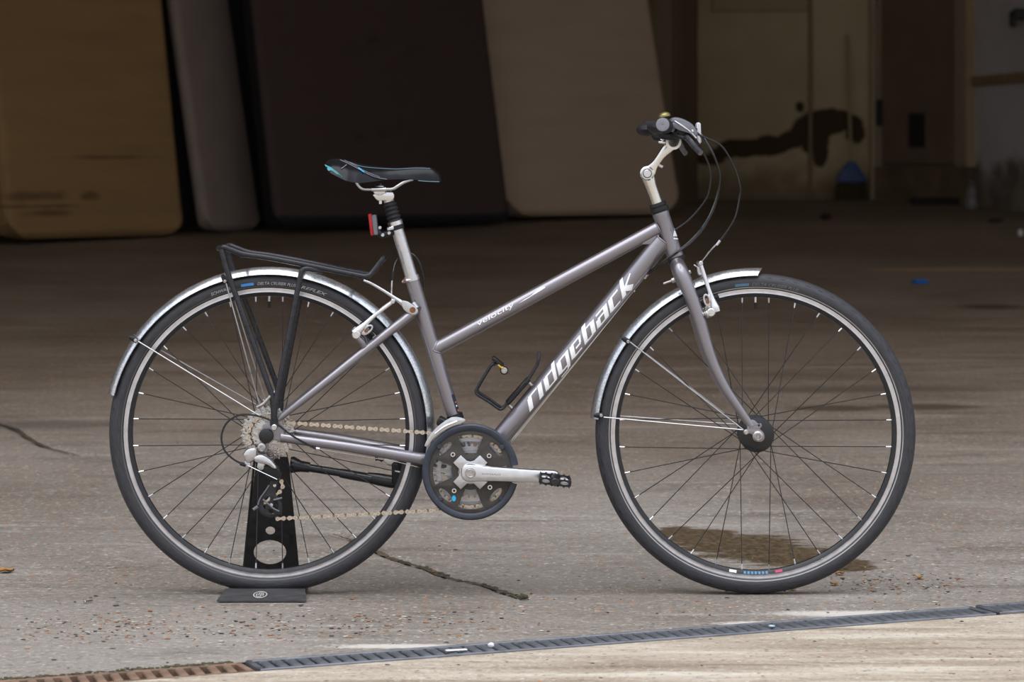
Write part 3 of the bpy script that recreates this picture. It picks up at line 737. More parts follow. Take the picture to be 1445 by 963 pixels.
# ---- wheels
def wheel(c, label, rear):
    mb = MB()
    rim = [(R(205.5), -.0125), (R(198.5), -.0122), (R(193), -.006), (R(192.3), 0), (R(193), .006), (R(198.5), .0122), (R(205.5), .0125), (R(203), .009), (R(203), -.009)]
    w = mb.ring(rim, c, n=120, closed=True).obj('wheel', M_rim, BIKE, origin=c, label=label)
    mb = MB()
    for s in (-1, 1):
        mb.ring([(R(205.6), s*.0128), (R(203.4), s*.0135), (R(202.6), s*.0131), (R(199.6), s*.0131), (R(198.6), s*.0134), (R(198.3), s*.0124)], c, n=120)
    mb.obj('brake_track', M_track, w, label='silver machined brake track')
    Rc, rt = R(226)-.0195, .0195; prof = []
    for i in range(21):
        a = -PI*.80+PI*1.6*i/20; prof.append((Rc+rt*math.cos(a), rt*.98*math.sin(a)))
    MB().ring(prof, c, n=144).obj('tyre', M_tyre, w, angle=70)
    def tyre_pt(ang, phi, off=.0003):   # ang round the wheel, phi round the section (90 deg = side facing the camera)
        r_ = Rc+(rt+off)*math.cos(phi); return c+Vector((r_*math.cos(ang), -(rt*.98+off)*math.sin(phi), r_*math.sin(ang)))
    band = MB()
    for s in (1, -1):
        q = [(Rc+(rt+.0004)*math.cos(a), -s*(rt*.98+.0004)*math.sin(a)) for a in (2.17, 2.10, 2.03)]
        band.ring(q, c, n=120)
    band.obj('reflective_band', mat('pale_sidewall_band', (.30, .285, .28), .5) if not rear else mat('dark_sidewall_band', (.09, .085, .08), .5), w)
    def sidetext(body, a0, a1, m, phi0=1.58, phi1=1.92, shear=.3):
        me = text_mesh(body, 1, shear, .01); xs_ = [v.co.x for v in me.vertices]; x0, x1 = min(xs_), max(xs_); t = MB()
        V = [tyre_pt(a0+(a1-a0)*(v.co.x-x0)/(x1-x0), phi1+(phi0-phi1)*min(1, v.co.y/.72), .0007) for v in me.vertices]
        t.add(V, [tuple(q.vertices) for q in me.polygons]); t.obj('lettering', m, w, smooth=False)
    d2 = math.radians
    def an(px, py): return math.atan2(c.z-p(px, py).z, 0) if 0 else math.atan2((c.z*0+p(px, py).z-c.z), p(px, py).x-c.x)
    def side_patch(a0, a1, m):
        t = MB(); V = []; F = []
        for i in range(9):
            for ph in (1.9, 1.6): V.append(tyre_pt(a0+(a1-a0)*i/8, ph, .0006))
            if i: F.append((2*i-2, 2*i-1, 2*i+1, 2*i))
        t.add(V, F).obj('blue_mark', m, w)
    if rear:
        sidetext('SCHWALBE', an(297, 411), an(330, 402.5), M_greytext); side_patch(an(341, 401), an(359, 398), M_blue)
        sidetext('DELTA CRUISER PLUS', an(364, 398), an(419, 402), M_greytext); sidetext('REFLEX', an(426, 404), an(462, 415), M_greytext)
    else:
        side_patch(an(1036, 401), an(1056, 399), mat('faded_blue_print', (.06, .14, .22), .6))
        g = mat('faded_grey_print', (.13, .125, .125), .6)
        sidetext('DELTA CRUISER PLUS', an(1060, 399), an(1126, 409), g)
        for a0, a1, mm in ((-101, -98, M_white), (-95, -85, mat('rim_decal_blue', (.08, .25, .45), .5)), (-82, -79, mat('magenta_print', (.5, .04, .14), .5))):
            t = MB(); k = 20; 
            for i in range(k):
                if i % 3 == 2 and a1-a0 > 5: continue
                b0 = d2(a0+(a1-a0)*i/k); b1 = d2(a0+(a1-a0)*(i+.9)/k); V = []
                for r_, y in ((R(197.6), -.0118), (R(194.2), -.0078)):
                    for bb in (b0, b1): V.append(c+Vector((r_*math.cos(bb), y-.0004, r_*math.sin(bb))))
                t.add(V, [(0, 1, 3, 2)])
            t.obj('rim_sticker', mm, w, smooth=False)
    # hub
    h = MB(); fr_ = .034 if not rear else .030; fy = .031
    if rear:
        h.ring([(.006, -.066), (.006, -.04), (.016, -.04), (.016, -.024), (fr_, -.022), (fr_, -.018), (.018, -.014), (.018, .026), (fr_, .03), (fr_, .034), (.014, .037), (.006, .05), (.006, .068)], c, n=32)
    else:
        h.ring([(.006, -.055), (.012, -.05), (.012, -.038), (.026, -.036), (R(22), -.0335), (R(24.7), -.032), (R(24.7), -.028), (R(19), -.025), (R(19), .025), (R(24.7), .028), (R(24.7), .032), (.03, .034), (.012, .038), (.012, .05), (.006, .055)], c, n=40)
    hub = h.obj('hub', M_gloss if not rear else M_black, w)
    # spokes: four kinds (two sides, two leanings), 8 of each
    rs = R(22.4) if not rear else fr_-.003; rn = R(193.5)
    sp = []; k = 0
    for i in range(4):
        side = -1 if i % 2 == 0 else 1; lean = 1 if i < 2 else -1
        a = PI/2+math.radians(5.625+11.25*i); fa = a+lean*math.radians(62 if rear else 58)
        yy = (-.0205 if side < 0 else .032) if rear else side*.030
        A = c+Vector((rs*math.cos(fa), yy, rs*math.sin(fa))); B = c+Vector((rn*math.cos(a), side*.001, rn*math.sin(a)))
        t = (A-B).normalized()
        s0 = MB().tube([A, B], .00105, 5).obj('spoke', M_spoke, w); n0 = MB().tube([B-t*.002, B+t*.0125], [.0022, .0016], 6).obj('nipple', M_satin, w)
        sp.append((s0, n0))
    for s0, n0 in sp:
        for j in range(1, 8):
            dup(s0, w, None, (0, j*PI/4, 0)); dup(n0, w, None, (0, j*PI/4, 0))
    va = PI/2
    v0 = MB().tube([c+Vector((0, 0, R(194))), c+Vector((0, 0, R(182)))], .0028, 8).obj('valve', M_satin, w); MB().tube([c+Vector((0, 0, R(185))), c+Vector((0, 0, R(176)))], [.0036, .003], 8).obj('valve_cap', M_black, w)
    return w
WR = wheel(REAR, 'rear wheel with black spokes and eight-speed cassette', True)
WF = wheel(FRONT, 'front wheel with large black hub', False)
# cassette
rads = [39, 35.5, 32, 28.5, 25.5, 22.5, 20, 17.5]
for i, r_ in enumerate(rads):
    N = round(2*PI*R(r_)/.0127); holes = []
    kk = max(6, N//3)
    if i < 6:
        for j in range(kk):
            a = 2*PI*(j+.3*i)/kk; holes.append(circ(REAR.x+R(r_-5.0)*math.cos(a), REAR.z+R(r_-5.0)*math.sin(a), R(1.7), 8))
    plate([gear(REAR.x, REAR.z, R(r_)-.001, N, i*.2, .0016, .0028), circ(REAR.x, REAR.z, R(10), 20)]+holes, -.0265-i*.0046, .002, .0004).obj('sprocket', M_cass, WR)
sp_ = MB()
for i in range(7): sp_.ring([(R(14), -.0275-i*.0046), (R(14), -.031-i*.0046)], REAR, n=20)
sp_.obj('cassette_spacer', M_worn, WR)
MB().ring([(R(5), -.062), (R(12), -.0615), (R(12.5), -.0595), (R(12.5), -.058)], REAR, n=24).obj('lockring', M_worn, WR)
# axle ends
MB().ring([(1e-5, -.084), (R(6), -.084), (R(9.5), -.082), (R(10.3), -.079), (R(10.3), -.069)], REAR, n=24).obj('axle_cap', M_gloss, WR)
q = MB(); q.ring([(1e-5, -.060), (R(2), -.060), (R(2), -.0585), (R(3.4), -.0585), (R(3.8), -.0655), (R(5.2), -.0655), (R(5.8), -.064), (R(7.3), -.0630), (R(7.6), -.0615), (R(7.6), -.050)], FRONT, n=24); q.obj('axle_nut', M_worn, WF)
q = MB(); q.ring([(1e-5, .0600), (R(4), .0600), (R(7.3), .058), (R(7.6), .05)], FRONT, n=18); q.obj('axle_nut', M_worn, WF)
q = MB(); q.ring([(1e-5, .0760), (R(5), .0760), (R(8), .072), (R(8), .064)], REAR, n=18); q.obj('axle_nut', M_worn, WR)
MB().ring([(R(17.5), -.0340), (R(18.1), -.0352), (R(18.7), -.0342)], FRONT, n=40).obj('hub_seal', M_greyplast, WF)

# ---- frame
BBX = p(663.8, 666.5, -.078); BB = Vector((BBX.x, 0, BBX.z))
HT0, HT1 = p(932.5, 302), p(952.5, 361)
TT0, TT1 = p(612, 494), p(929, 322); DT0, DT1 = p(664, 669.6), p(935, 340)
ST0, ST1 = p(581, 392), p(664, 666)
f = MB()
ax = (HT1-HT0).normalized()
f.tube([HT0-ax*.004, HT0, HT0+ax*.006, HT1-ax*.006, HT1, HT1+ax*.004], [R(11.6), R(12.2), R(11.6), R(11.6), R(12.2), R(11.6)], 28)
f.tube([TT0, TT1], R(10), 24); f.tube([DT0, DT0.lerp(DT1, .89), DT0.lerp(DT1, .95), DT1], R(13.7), 28, flat=[1, 1, .9, .78]); f.tube([ST0, ST1], [R(10), R(10)], 24)
f.tube([BB+Vector((0, -.036, 0)), BB+Vector((0, .036, 0))], .021, 24)
for s in (-1, 1):
    f.tube(cr([p(392.5, 592, -.066) if s < 0 else Vector((p(392.5, 592, -.066).x, .066, p(392.5, 592, -.066).z)), Vector((p(450, 547, -.06).x, s*.058, p(450, 547, -.06).z)), Vector((p(540, 475.5, -.035).x, s*.035, p(540, 475.5, -.035).z)), Vector((p(588, 437.5, -.016).x, s*.016, p(588, 437.5, -.016).z))], 6), [R(4.6), R(5.6), R(6.6), R(6.8), R(6.4)], 16)
    f.tube(cr([Vector((p(396, 617.5, -.066).x, s*.066, p(396, 617.5, -.066).z)), Vector((p(480, 629, -.06).x, s*.060, p(480, 629, -.06).z)), Vector((p(570, 643.5, -.04).x, s*.043, p(570, 643.5, -.04).z)), Vector((p(645, 656, -.03).x, s*.03, p(645, 656, -.03).z))], 6), [R(6.6), R(7.4), R(8.4), R(8.6)], 16)
    # dropout plate
    A = pxs([(371, 600), (380, 596), (386, 600), (391, 590), (397, 589), (399, 600), (401, 611), (402, 624), (397, 625), (386, 621), (379, 626), (376, 640), (366, 640), (363, 630), (368, 622), (369, 610)], -.066)
    f.mesh_ = plate([rounded(A, 3)], s*.066, .007, .001); f.add(f.mesh_.v, f.mesh_.f)
    # rear brake boss
    b0 = Vector((p(514, 491, -.045).x, s*.043, p(514, 491, -.045).z)); f.tube([b0, b0+Vector((-.004, s*.008, .012)), Vector((p(505, 477, -.05).x, s*.05, p(505, 477, -.05).z))], [.007, .0068, .0065], 10)
# bridge between the seat stays
f.tube([Vector((p(561, 459, 0).x, -.03, p(561, 459, 0).z)), Vector((p(561, 459, 0).x, .03, p(561, 459, 0).z))], R(5), 12)
# rack boss at the seat cluster, gusset under head
f.tube([p(584, 430, -.012), p(590, 437, -.022)], R(5.5), 12)
gp = pxs([(905, 345), (916, 331), (930, 331), (930, 345)], 0); g_ = plate([gp], 0, .02, .002); f.add(g_.v, g_.f)
FRAME = part(f, 'frame', M_paint, label='grey metallic aluminium frame with low sloping top tube')
def weld(A, B, rA, t, name='weld_bead'):
    pass
wb = MB()
def weldring(c, axis, r0, tw=.0022, n=26, wob=.0005):
    A = Vector(axis).normalized(); X = Vector((0, 1, 0)); X = (X-A*X.dot(A)).normalized(); Z = A.cross(X)
    wb.tube([c+(X*math.cos(2*PI*i/n)+Z*math.sin(2*PI*i/n))*(r0+wob*(i % 2)) for i in range(n+1)], [tw*(1+.2*(i % 2)) for i in range(n+1)], 6, cap=False)
hd0 = (HT1-HT0).normalized(); td = (TT1-TT0).normalized(); ddn = (DT1-DT0).normalized()
def saddle_weld(A, d, r_, C, cd, rc_, t0, t1, flat=1.0):
    X = Vector((0, 1, 0)); X = (X-d*X.dot(d)).normalized(); Z = d.cross(X); pts = []
    for i in range(61):
        a = 2*PI*i/60; o_ = A+(X*math.cos(a)*flat+Z*math.sin(a))*r_; best = None
        for j in range(200):
            q = o_+d*(t0+(t1-t0)*j/199); v = q-C; v -= cd*v.dot(cd)
            if v.length <= rc_: best = q; break
        pts.append(best if best else o_+d*t1)
    wb.tube(pts, [.0016*(1+.3*(i % 2)) for i in range(61)], 6, cap=False)
saddle_weld(TT0, td, R(10.1), HT0, hd0, R(11.6), (TT1-TT0).length*.85, (TT1-TT0).length)
saddle_weld(DT0, ddn, R(13.6), HT0, hd0, R(11.6), (DT1-DT0).length*.85, (DT1-DT0).length, .78)
saddle_weld(TT0, -td, R(10.1), ST0, (ST1-ST0).normalized(), R(10), -.05, 0)
wb.obj('weld_bead', M_paint, FRAME)

# lettering on the tubes
def tube_wrap(A, B, r_, u, v, off=.0006):
    d = (B-A).normalized(); upv = Vector((0, -1, 0)).cross(d); upv = -upv if upv.z < 0 else upv
    th = v/r_; return A+d*u+(Vector((0, -1, 0))*math.cos(th)+upv*math.sin(th))*(r_+off)
def strokes(strs, A, B, r_, u0, sx_, sy_, shear, v0):
    mb = MB()
    for s in strs:
        pts = s; P2 = []
        for (x0, y0, w0), (x1, y1, w1) in zip(pts[:-1], pts[1:]):
            k = max(2, int(math.hypot(x1-x0, y1-y0)/.12))
            for i in range(k): t = i/k; P2.append((x0+(x1-x0)*t, y0+(y1-y0)*t, w0+(w1-w0)*t))
        P2.append(pts[-1]); V = []; F = []
        for i, (x, y, w) in enumerate(P2):
            a = P2[max(0, i-1)]; b_ = P2[min(len(P2)-1, i+1)]; dx, dy = b_[0]-a[0], b_[1]-a[1]; l = math.hypot(dx, dy); nx, ny = -dy/l, dx/l
            for k in (-.5, -.17, .17, .5):
                xx, yy = x+nx*w*k, y+ny*w*k; V.append(tube_wrap(A, B, r_, u0+(xx+yy*shear)*sx_, v0+yy*sy_))
            if i: q = 4*i; F += [(q-4+j, q-3+j, q+1+j, q+j) for j in range(3)]
        mb.add(V, F)
    return mb
T, N_ = .36, .13
LET = {
 'r': (.95, [[(.18, 0, T), (.2, .9, T)], [(.1, .94, N_), (.9, .94, N_)]]),
 'i': (.56, [[(.18, 0, T), (.2, 1, T)]]),
 'd': (1.22, [[(.2, .05, T), (.2, .95, T)], [(.2, .07, N_), (.85, .07, N_)], [(.2, .93, N_), (.85, .93, N_)], [(.95, 0, .26), (.95, 1.38, .3)]]),
 'g': (1.22, [[(.2, .05, T), (.2, .95, T)], [(.2, .07, N_), (.85, .07, N_)], [(.2, .93, N_), (.85, .93, N_)], [(.95, -.25, .26), (.95, 1, .3)], [(.95, -.3, N_), (.25, -.3, N_)]]),
 'e': (1.18, [[(.2, .05, T), (.2, .95, T)], [(.2, .07, N_), (.98, .07, N_)], [(.2, .93, N_), (.95, .93, N_)], [(.95, .96, .2), (.92, .5, .16)], [(.95, .48, N_), (.5, .48, N_)]]),
 'b': (1.22, [[(.2, 0, .3), (.2, 1.38, T)], [(.2, .07, N_), (.85, .07, N_)], [(.2, .93, N_), (.85, .93, N_)], [(.92, .05, T), (.92, .95, T)]]),
 'a': (1.22, [[(.2, .05, T), (.2, .6, T)], [(.2, .07, N_), (.85, .07, N_)], [(.1, .93, N_), (.85, .93, N_)], [(.2, .6, N_), (.85, .6, N_)], [(.92, 0, T), (.92, .97, T)]]),
 'c': (1.12, [[(.2, .05, T), (.2, .95, T)], [(.2, .07, N_), (.95, .07, N_)], [(.2, .93, N_), (.92, .93, N_)]]),
 'k': (1.2, [[(.2, 0, T), (.2, 1.38, .3)], [(.35, .5, .2), (1.0, 1.0, .14)], [(.35, .52, .3), (.98, 0, .36)]])}
LA, LB = p(743, 574.5), p(893.5, 391.5); LA = DT0+ddn*(LA-DT0).dot(ddn); LEN = (LB-LA).length
tot = sum(LET[c][0] for c in 'ridgeback'); SX = LEN/(tot+.15); u = (LA-DT0).length
for ch in 'ridgeback':
    strokes(LET[ch][1], DT0, DT1, R(13.7), u-.1*SX, SX, R(15.5), .52, R(-8.5)).obj('lettering', M_white, FRAME, smooth=False); u += LET[ch][0]*SX
def tubetext(body, A, B, r_, u0, size, v0, m, wid=None, shear=.2):
    me = text_mesh(body, 1, shear); mx = max(v.co.x for v in me.vertices); sxx = (wid/mx) if wid else size
    mb = MB(); mb.add([tube_wrap(A, B, r_, u0+v.co.x*sxx, v0+v.co.y*size, .0007) for v in me.vertices], [tuple(q.vertices) for q in me.polygons]); return mb
u1 = (p(674, 460.5)-TT0).dot(td)
tubetext('velocity', TT0, TT1, R(10), u1, .0135, R(0.5), M_white, (p(727, 432)-p(674, 460.5)).length).obj('lettering', M_white, FRAME, smooth=False)
u2 = (p(733, 429)-TT0).dot(td); L2 = (p(770, 408)-p(733, 429)).length
sw = [[(0, .1, .02), (.25, .15, .12), (.5, .2, .08), (.75, .35, .3), (.95, .45, .34), (1.0, .47, .1)]]
strokes(sw, TT0, TT1, R(10), u2, L2, R(9), 0, R(0)).obj('swoosh', M_white, FRAME, smooth=False)
# head badge
mb = MB(); hd = (HT1-HT0).normalized()
hb_ = [(949, 333), (955.5, 333.5), (952, 319)]; hr = R(11.8)
hc = lambda px, py: tube_wrap(HT1, HT0, hr, (p(px, py)-HT1).dot(-hd), (p(px, py)-HT1).dot(Vector((0, -1, 0)).cross(-hd).normalized()), .0008)
def hv(px, py):
    q = p(px, py); t = (q-HT0).dot(hd); base = HT0+hd*t; side = hd.cross(Vector((0, 1, 0))).normalized(); w = (q-base).dot(side); w = max(-hr*.98, min(hr*.98, w))
    return base+side*w+Vector((0, -math.sqrt(hr*hr-w*w)-.0012, 0))
V = []; F = []
for i in range(7):
    t = i/6; l = Vector((949, 333)).lerp(Vector((952.2, 319)), t); r_ = Vector((955.8, 333.5)).lerp(Vector((952.4, 319)), t)
    for j in range(4): a = l.lerp(r_, j/3); V.append(hv(a.x, a.y))
    if i: F += [(4*i-4+j, 4*i-3+j, 4*i+1+j, 4*i+j) for j in range(3)]
mb.add(V, F); V = []
for j in range(6): V += [hv(949.6+1.5*j, 335.6+.1*j), hv(949.9+1.5*j, 337.4+.1*j)]
mb.add(V, [(2*j, 2*j+1, 2*j+3, 2*j+2) for j in range(5)]); mb.obj('head_badge', M_white, FRAME, smooth=False)
# seat tube sticker
sd = (ST1-ST0).normalized(); SA, SB = ST0, ST1
def sticker(px0, py0, px1, py1, v0, v1, m, name, A=ST1, B=ST0, r_=R(10), off=.0006):
    d = (B-A).normalized(); a0 = (p(px0, py0)-A).dot(d); a1 = (p(px1, py1)-A).dot(d); mb = MB(); V = []; F = []
    for i in range(5):
        for j in range(4): V.append(tube_wrap(A, B, r_, a0+(a1-a0)*i/4, v0+(v1-v0)*j/3, off))
    for i in range(4):
        for j in range(3): k = i*4+j; F.append((k, k+1, k+5, k+4))
    return mb.add(V, F).obj(name, m, FRAME)
s_ = tube_wrap(ST1, ST0, R(10), 0, R(5)); sg = 1 if s_.x > ST1.x else -1
sticker(645, 583, 637, 557, sg*R(6.5), sg*R(12.5), mat('navy_sticker', (.02, .03, .06), .4), 'sticker')
sticker(644.8, 581, 644, 578, sg*R(9), sg*R(11.5), M_orange, 'sticker_print', off=.0010); sticker(641, 569, 640.5, 567, sg*R(8.5), sg*R(10.5), M_orange, 'sticker_print', off=.0010)
sticker(642.5, 574, 642, 572, sg*R(8), sg*R(10.5), M_white, 'sticker_print', off=.0010)
for a, b_, m_, o_ in (((701, 626), (707, 619), M_green, .0006), ((703, 624), (706, 620.5), M_white, .001)):
    d_ = (DT1-DT0).normalized(); s2 = tube_wrap(DT0, DT1, R(13.7), 0, R(5)); sgn = 1
    sticker(*a, *b_, R(11), R(18) if m_ is M_green else R(16), m_, 'sticker', DT0, DT1, R(13.7), o_)
# cable stops + under-tube cables
cs = MB()
def sph(px, py, dy, r_): cs.ball(p(px, py, dy), R(r_), 8)
for px, py in ((911, 389), (834, 480), (895, 411)): sph(px, py, -.004, 2.6 if px == 911 else 1.5)
cs.tube([p(913, 386), p(908, 392.5)], R(3.4), 8)
cs.tube([p(446, 633, -.066), p(451, 634, -.066)], R(2.8), 8)
cs.obj('cable_stop', M_satin, FRAME)
cb = MB(); cb.tube([p(911, 390, -.003), p(738, 601, -.003), p(690, 661, -.003)], .0009, 5); cb.tube([p(911, 390, .004), p(740, 602, .004), p(690, 664, .004)], .0009, 5)
cb.tube([p(450, 634, -.066), p(560, 652, -.05), p(640, 672, -.02)], .0009, 5)
part(cb, 'inner_cable', M_silver)
# ---- headset, stem
h = MB(); a0 = HT0-ax*.004
h.tube([a0, a0-ax*.004, a0-ax*.004, a0-ax*.011, a0-ax*.0112, a0-ax*.014, a0-ax*.0142, a0-ax*.021], [R(12.8), R(13), R(14), R(13.5), R(11.5), R(11.5), R(12.6), R(11.6)], 24)
part(h, 'headset', M_black); h = MB(); a1 = HT1+ax*.003; h.tube([a1, a1+ax*.003, a1+ax*.008, a1+ax*.013], [R(12.6), R(13.4), R(13.2), R(12)], 24)
part(h, 'headset_cup', M_black)
stt = a0-ax*.018
st = MB(); PV = p(913.3, 245, -.014); PVc = Vector((PV.x, 0, PV.z)); CL = p(949.5, 200.5)
st.tube([stt, stt-ax*.02, p(918.5, 262), p(915.5, 252), PVc+Vector((.001, 0, -.004))], [R(7.6), R(7.6), R(8), R(9.5), R(9)], 20)
M_stem = mat('polished_stem', (.74, .72, .67), .17, 1., .03, 60, rvar=.03)
STEM = part(st, 'stem', M_stem, label='polished adjustable stem')
mb = MB(); mb.disc(PVc, R(10.2), .034, n=28); o1 = rounded(pxs([(905.5, 238), (912, 234.5), (922, 226), (936, 205), (944, 197), (954, 203), (950, 212), (938, 222), (928, 236), (922, 248)], -.0), 4)
a_ = plate([o1], 0, .026, .005); mb.add(a_.v, a_.f); mb.tube([CL+Vector((0, -.024, 0)), CL+Vector((0, .024, 0))], R(11), 24); mb.obj('stem_arm', M_stem, STEM)
mb = MB(); mb.ring([(R(5.4), -.0175), (R(6.6), -.0177), (R(6.8), -.0165)], PVc, n=28); mb.obj('pivot_groove', M_greyplast, STEM)
mb = MB(); mb.disc(PVc+Vector((0, -.0185, 0)), R(5.3), .003, n=24); mb.disc(p(932, 234, -.004), R(2.4), .012, (1, 0, -.6), 10); mb.obj('pivot_bolt', M_silver, STEM)
mb = MB(); mb.bbox(p(934, 201.5, -.02), (.016, .012, .005), .001, Matrix.Rotation(.12, 3, 'Y')); mb.tube([p(933, 198, -.012), p(937.5, 194.5, -.012)], R(2.6), 10); mb.bbox(p(942, 198, -.014), (.008, .012, .014), .002); mb.obj('clamp_bolt', M_satin, STEM)
# ---- handlebar
GE = p(935, 176, -.292); def_y = -1
G0 = Vector((GE.x+.016, -.165, GE.z-.003))
def mir(v): return Vector((v.x, -v.y, v.z))
half = [CL, CL+Vector((0, -.03, 0)), CL+Vector((.0, -.06, .008)), Vector((CL.x-.004, -.10, G0.z-.006)), G0, GE]
bar = [mir(v) for v in reversed(half[1:])]+half
hb = MB().tube(cr(bar, 6), .0112, 14); BAR = part(hb, 'handlebar', M_black)
M_lever = mat('dark_lever_alloy', (.13, .13, .15), .28, .7, .05, 60)
M_pod = mat('pod_grey', (.16, .16, .185), .34, .2, .05, 60)
for s in (1, -1):
    f_ = (lambda v: v) if s > 0 else mir
    g = MB(); A, B = f_(GE+Vector((0, -.003, 0))), f_(Vector((GE.x+.012, -.185, GE.z-.002))); d = (B-A).normalized(); L = (B-A).length
    prof = []
    for i in range(25):
        t = L*i/24; prof.append((.0150+.0012*math.cos(i*PI)*(i > 1)+(.001 if i < 2 else 0), t))
    g.ring([(1e-5, 0)]+prof+[(.010, L)], A, d, 20); G = part(g, 'grip', M_rubber)
    MB().ring([(1e-5, -.0022), (.0012, -.0022), (.0016, -.003), (.010, -.004), (.0136, -.003), (.0142, 0)], A, d, 24).obj('grip_end', M_ltgrey, G)
    # comfort paddle under the heel of the hand
    q = MB(); c0 = A+(B-A)*.45; q.ball(c0+Vector((-.014, 0, -.004)), 1, 16, (.022, L*.47, .0145)); q.obj('palm_rest', M_rubber, G)
    # shifter and brake lever
    C = f_(Vector((G0.x+.002, -.150, G0.z)))
    sh = MB(); sh.tube([C+Vector((0, -s*.011, 0)), C+Vector((0, s*.011, 0))], .0165, 18); BL = part(sh, 'brake_lever', M_greyplast)
    q = MB()
    hk = [(0, .012), (.012, .020), (.03, .018), (.052, .006), (.064, -.012), (.06, -.022), (.045, -.014), (.02, -.004)]
    q2 = plate([rounded([(C.x+a, C.z+b_) for a, b_ in hk], 4)], C.y, .03, .006); q2.obj('shifter_pod', M_pod, BL)
    q2 = plate([rounded([(C.x+a*.9+.004, C.z+b_*.7-.004) for a, b_ in hk], 3)], C.y-.018*s, .006, .002); q2.obj('shift_cover', M_pod, BL)
    bl = MB(); P0 = C+Vector((.030, s*.004, -.012)); 
    bl.tube(cr([P0, P0+Vector((.010, -s*.02, -.010)), P0+Vector((.018, -s*.05, -.022)), P0+Vector((.026, -s*.085, -.034)), P0+Vector((.034, -s*.108, -.044))], 5), [.0055, .006, .0065, .0068, .0062, .006], 12, flat=.75); bl.obj('lever_blade', M_lever, BL)
    th = MB(); th.tube(cr([C+Vector((.006, -s*.004, -.016)), C+Vector((.018, -s*.02, -.020)), C+Vector((.034, -s*.035, -.024))], 4), [.005, .005, .004], 8); th.bbox(C+Vector((.022, -s*.012, .004)), (.022, .006, .006), .001, Matrix.Rotation(.6, 3, 'Y')); th.obj('shift_trigger', M_black, BL)
    hs = MB(); hs.bbox(C+Vector((.004, s*.004, -.016)), (.044, .030, .024), .006, Matrix.Rotation(.12, 3, 'Y')); hs.bbox(C+Vector((.032, s*.0, -.015)), (.036, .022, .016), .004, Matrix.Rotation(.62, 3, 'Y')); hs.obj('lever_housing', M_black, BL)
    sv = MB(); sv.tube(cr([C+Vector((.014, -s*.021, .012)), C+Vector((.030, -s*.022, .002)), C+Vector((.046, -s*.021, -.010)), C+Vector((.060, -s*.019, -.024))], 4), .0018, 6); sv.obj('lever_edge', M_satin, BL)
    MB().disc(C+Vector((.052, -s*.022, -.009)), .0028, .003, n=10).obj('pod_screw', M_silver, BL)
    ba = MB(); ba.tube([C+Vector((.050, s*.01, -.004)), C+Vector((.062, s*.022, -.006))], .0045, 10); ba.obj('barrel_adjuster', M_black, BL)
q = p(937.5, 163.5, -.17); be = MB(); be.ring([(1e-5, .008), (.006, .0075), (.011, .005), (.013, .002), (.0135, -.002), (.012, -.003)], q, (-.2, 0, 1), 18); be_o = part(be, 'bell', M_brass)
MB().tube([q, Vector((GE.x+.013, q.y, GE.z))], .005, 8).obj('bell_mount', M_black, be_o)
q = p(985.5, 188, -.03); rf = MB(); rf.bbox(q, (.009, .045, .046), .003, Matrix.Rotation(-.04, 3, 'Y')); rfo = part(rf, 'reflector', M_clear, label='clear front reflector seen edge-on'); MB().tube([q, q+Vector((-.02, .008, .01)), CL+Vector((.01, .035, .01))], .004, 8).obj('reflector_bracket', M_black, rfo)
# ---- control cables
def cable(pts, dys, name='brake_cable', r_=.0021, m=M_gloss):
    return part(MB().tube(cr([p(a, b_, y) for (a, b_), y in zip(pts, dys)], 14), r_, 8), name, m)
cable([(978, 190), (986, 204), (998, 227), (1003, 246), (1001, 268), (995, 283), (983, 299), (968, 314), (952, 325)], [-.10, -.08, -.06, -.05, -.04, -.035, -.03, -.025, -.022], 'shift_cable')
cable([(978, 182), (990, 194), (1006, 218), (1014, 238), (1016, 256), (1009, 291), (995, 319), (975, 342), (943, 366), (912, 388)], [-.12, -.1, -.08, -.07, -.06, -.05, -.04, -.035, -.03, -.004], 'shift_cable')
cable([(982, 186), (992, 192), (1008, 220), (1015, 245), (1015, 262), (1007, 291), (993, 318), (972, 342), (942, 364.5), (912, 387)], [.12, .10, .08, .06, .03, .01, -.01, -.025, -.034, .002], 'shift_cable')
cable([(980, 188), (998, 195), (1019, 207), (1036, 236), (1044, 262), (1044, 275), (1038, 305), (1027, 325), (1015, 341)], [-.10, -.10, -.09, -.07, -.06, -.05, -.05, -.045, -.04])
fc = MB(); fc.tube(cr([p(1015, 341, -.04), p(1004, 352, -.03), p(994, 364, -.01), p(988, 371, .0)], 4), .0019, 8); nd_ = part(fc, 'brake_noodle', M_silver); MB().tube([p(1016, 339.5, -.04), p(1011, 346, -.04)], .0032, 8).obj('ferrule', M_satin, nd_)
# ---- fork
fk = MB(); cpt = [(955.5, 372), (961, 384), (971, 408.6), (984.7, 445), (997, 487), (1008, 517), (1024, 549), (1043, 577), (1060, 602)]
cy = [-.012, -.034, -.043, -.047, -.049, -.05, -.051, -.051, -.051]
for s in (-1, 1):
    pts = []
    for (a, b_), y in zip(cpt, cy):
        v = p(a, b_, y); pts.append(Vector((v.x, s*-y if s > 0 else y, v.z)))
    fk.tube(cr(pts, 5), [R(10), R(10.6), R(10.2), R(9.6), R(8.8), R(8), R(7.2), R(6.4), R(5.8)], 20)
    cx, cz = FRONT.x, FRONT.z; dq = pxs([(1052, 596), (1062, 592), (1070, 598), (1073, 597), (1075, 601), (1072, 605.5), (1076, 609), (1078.5, 614), (1078, 620), (1074, 623.5), (1068, 623), (1063, 621), (1061, 614), (1058, 612), (1053, 612), (1051, 608), (1054, 604)], -.051)
    a_ = plate([rounded(dq, 3), circ(*pxs([(1070.6, 600.6)], -.051)[0], R(1.5), 8)], s*.0545, .006, .001); fk.add(a_.v, a_.f)
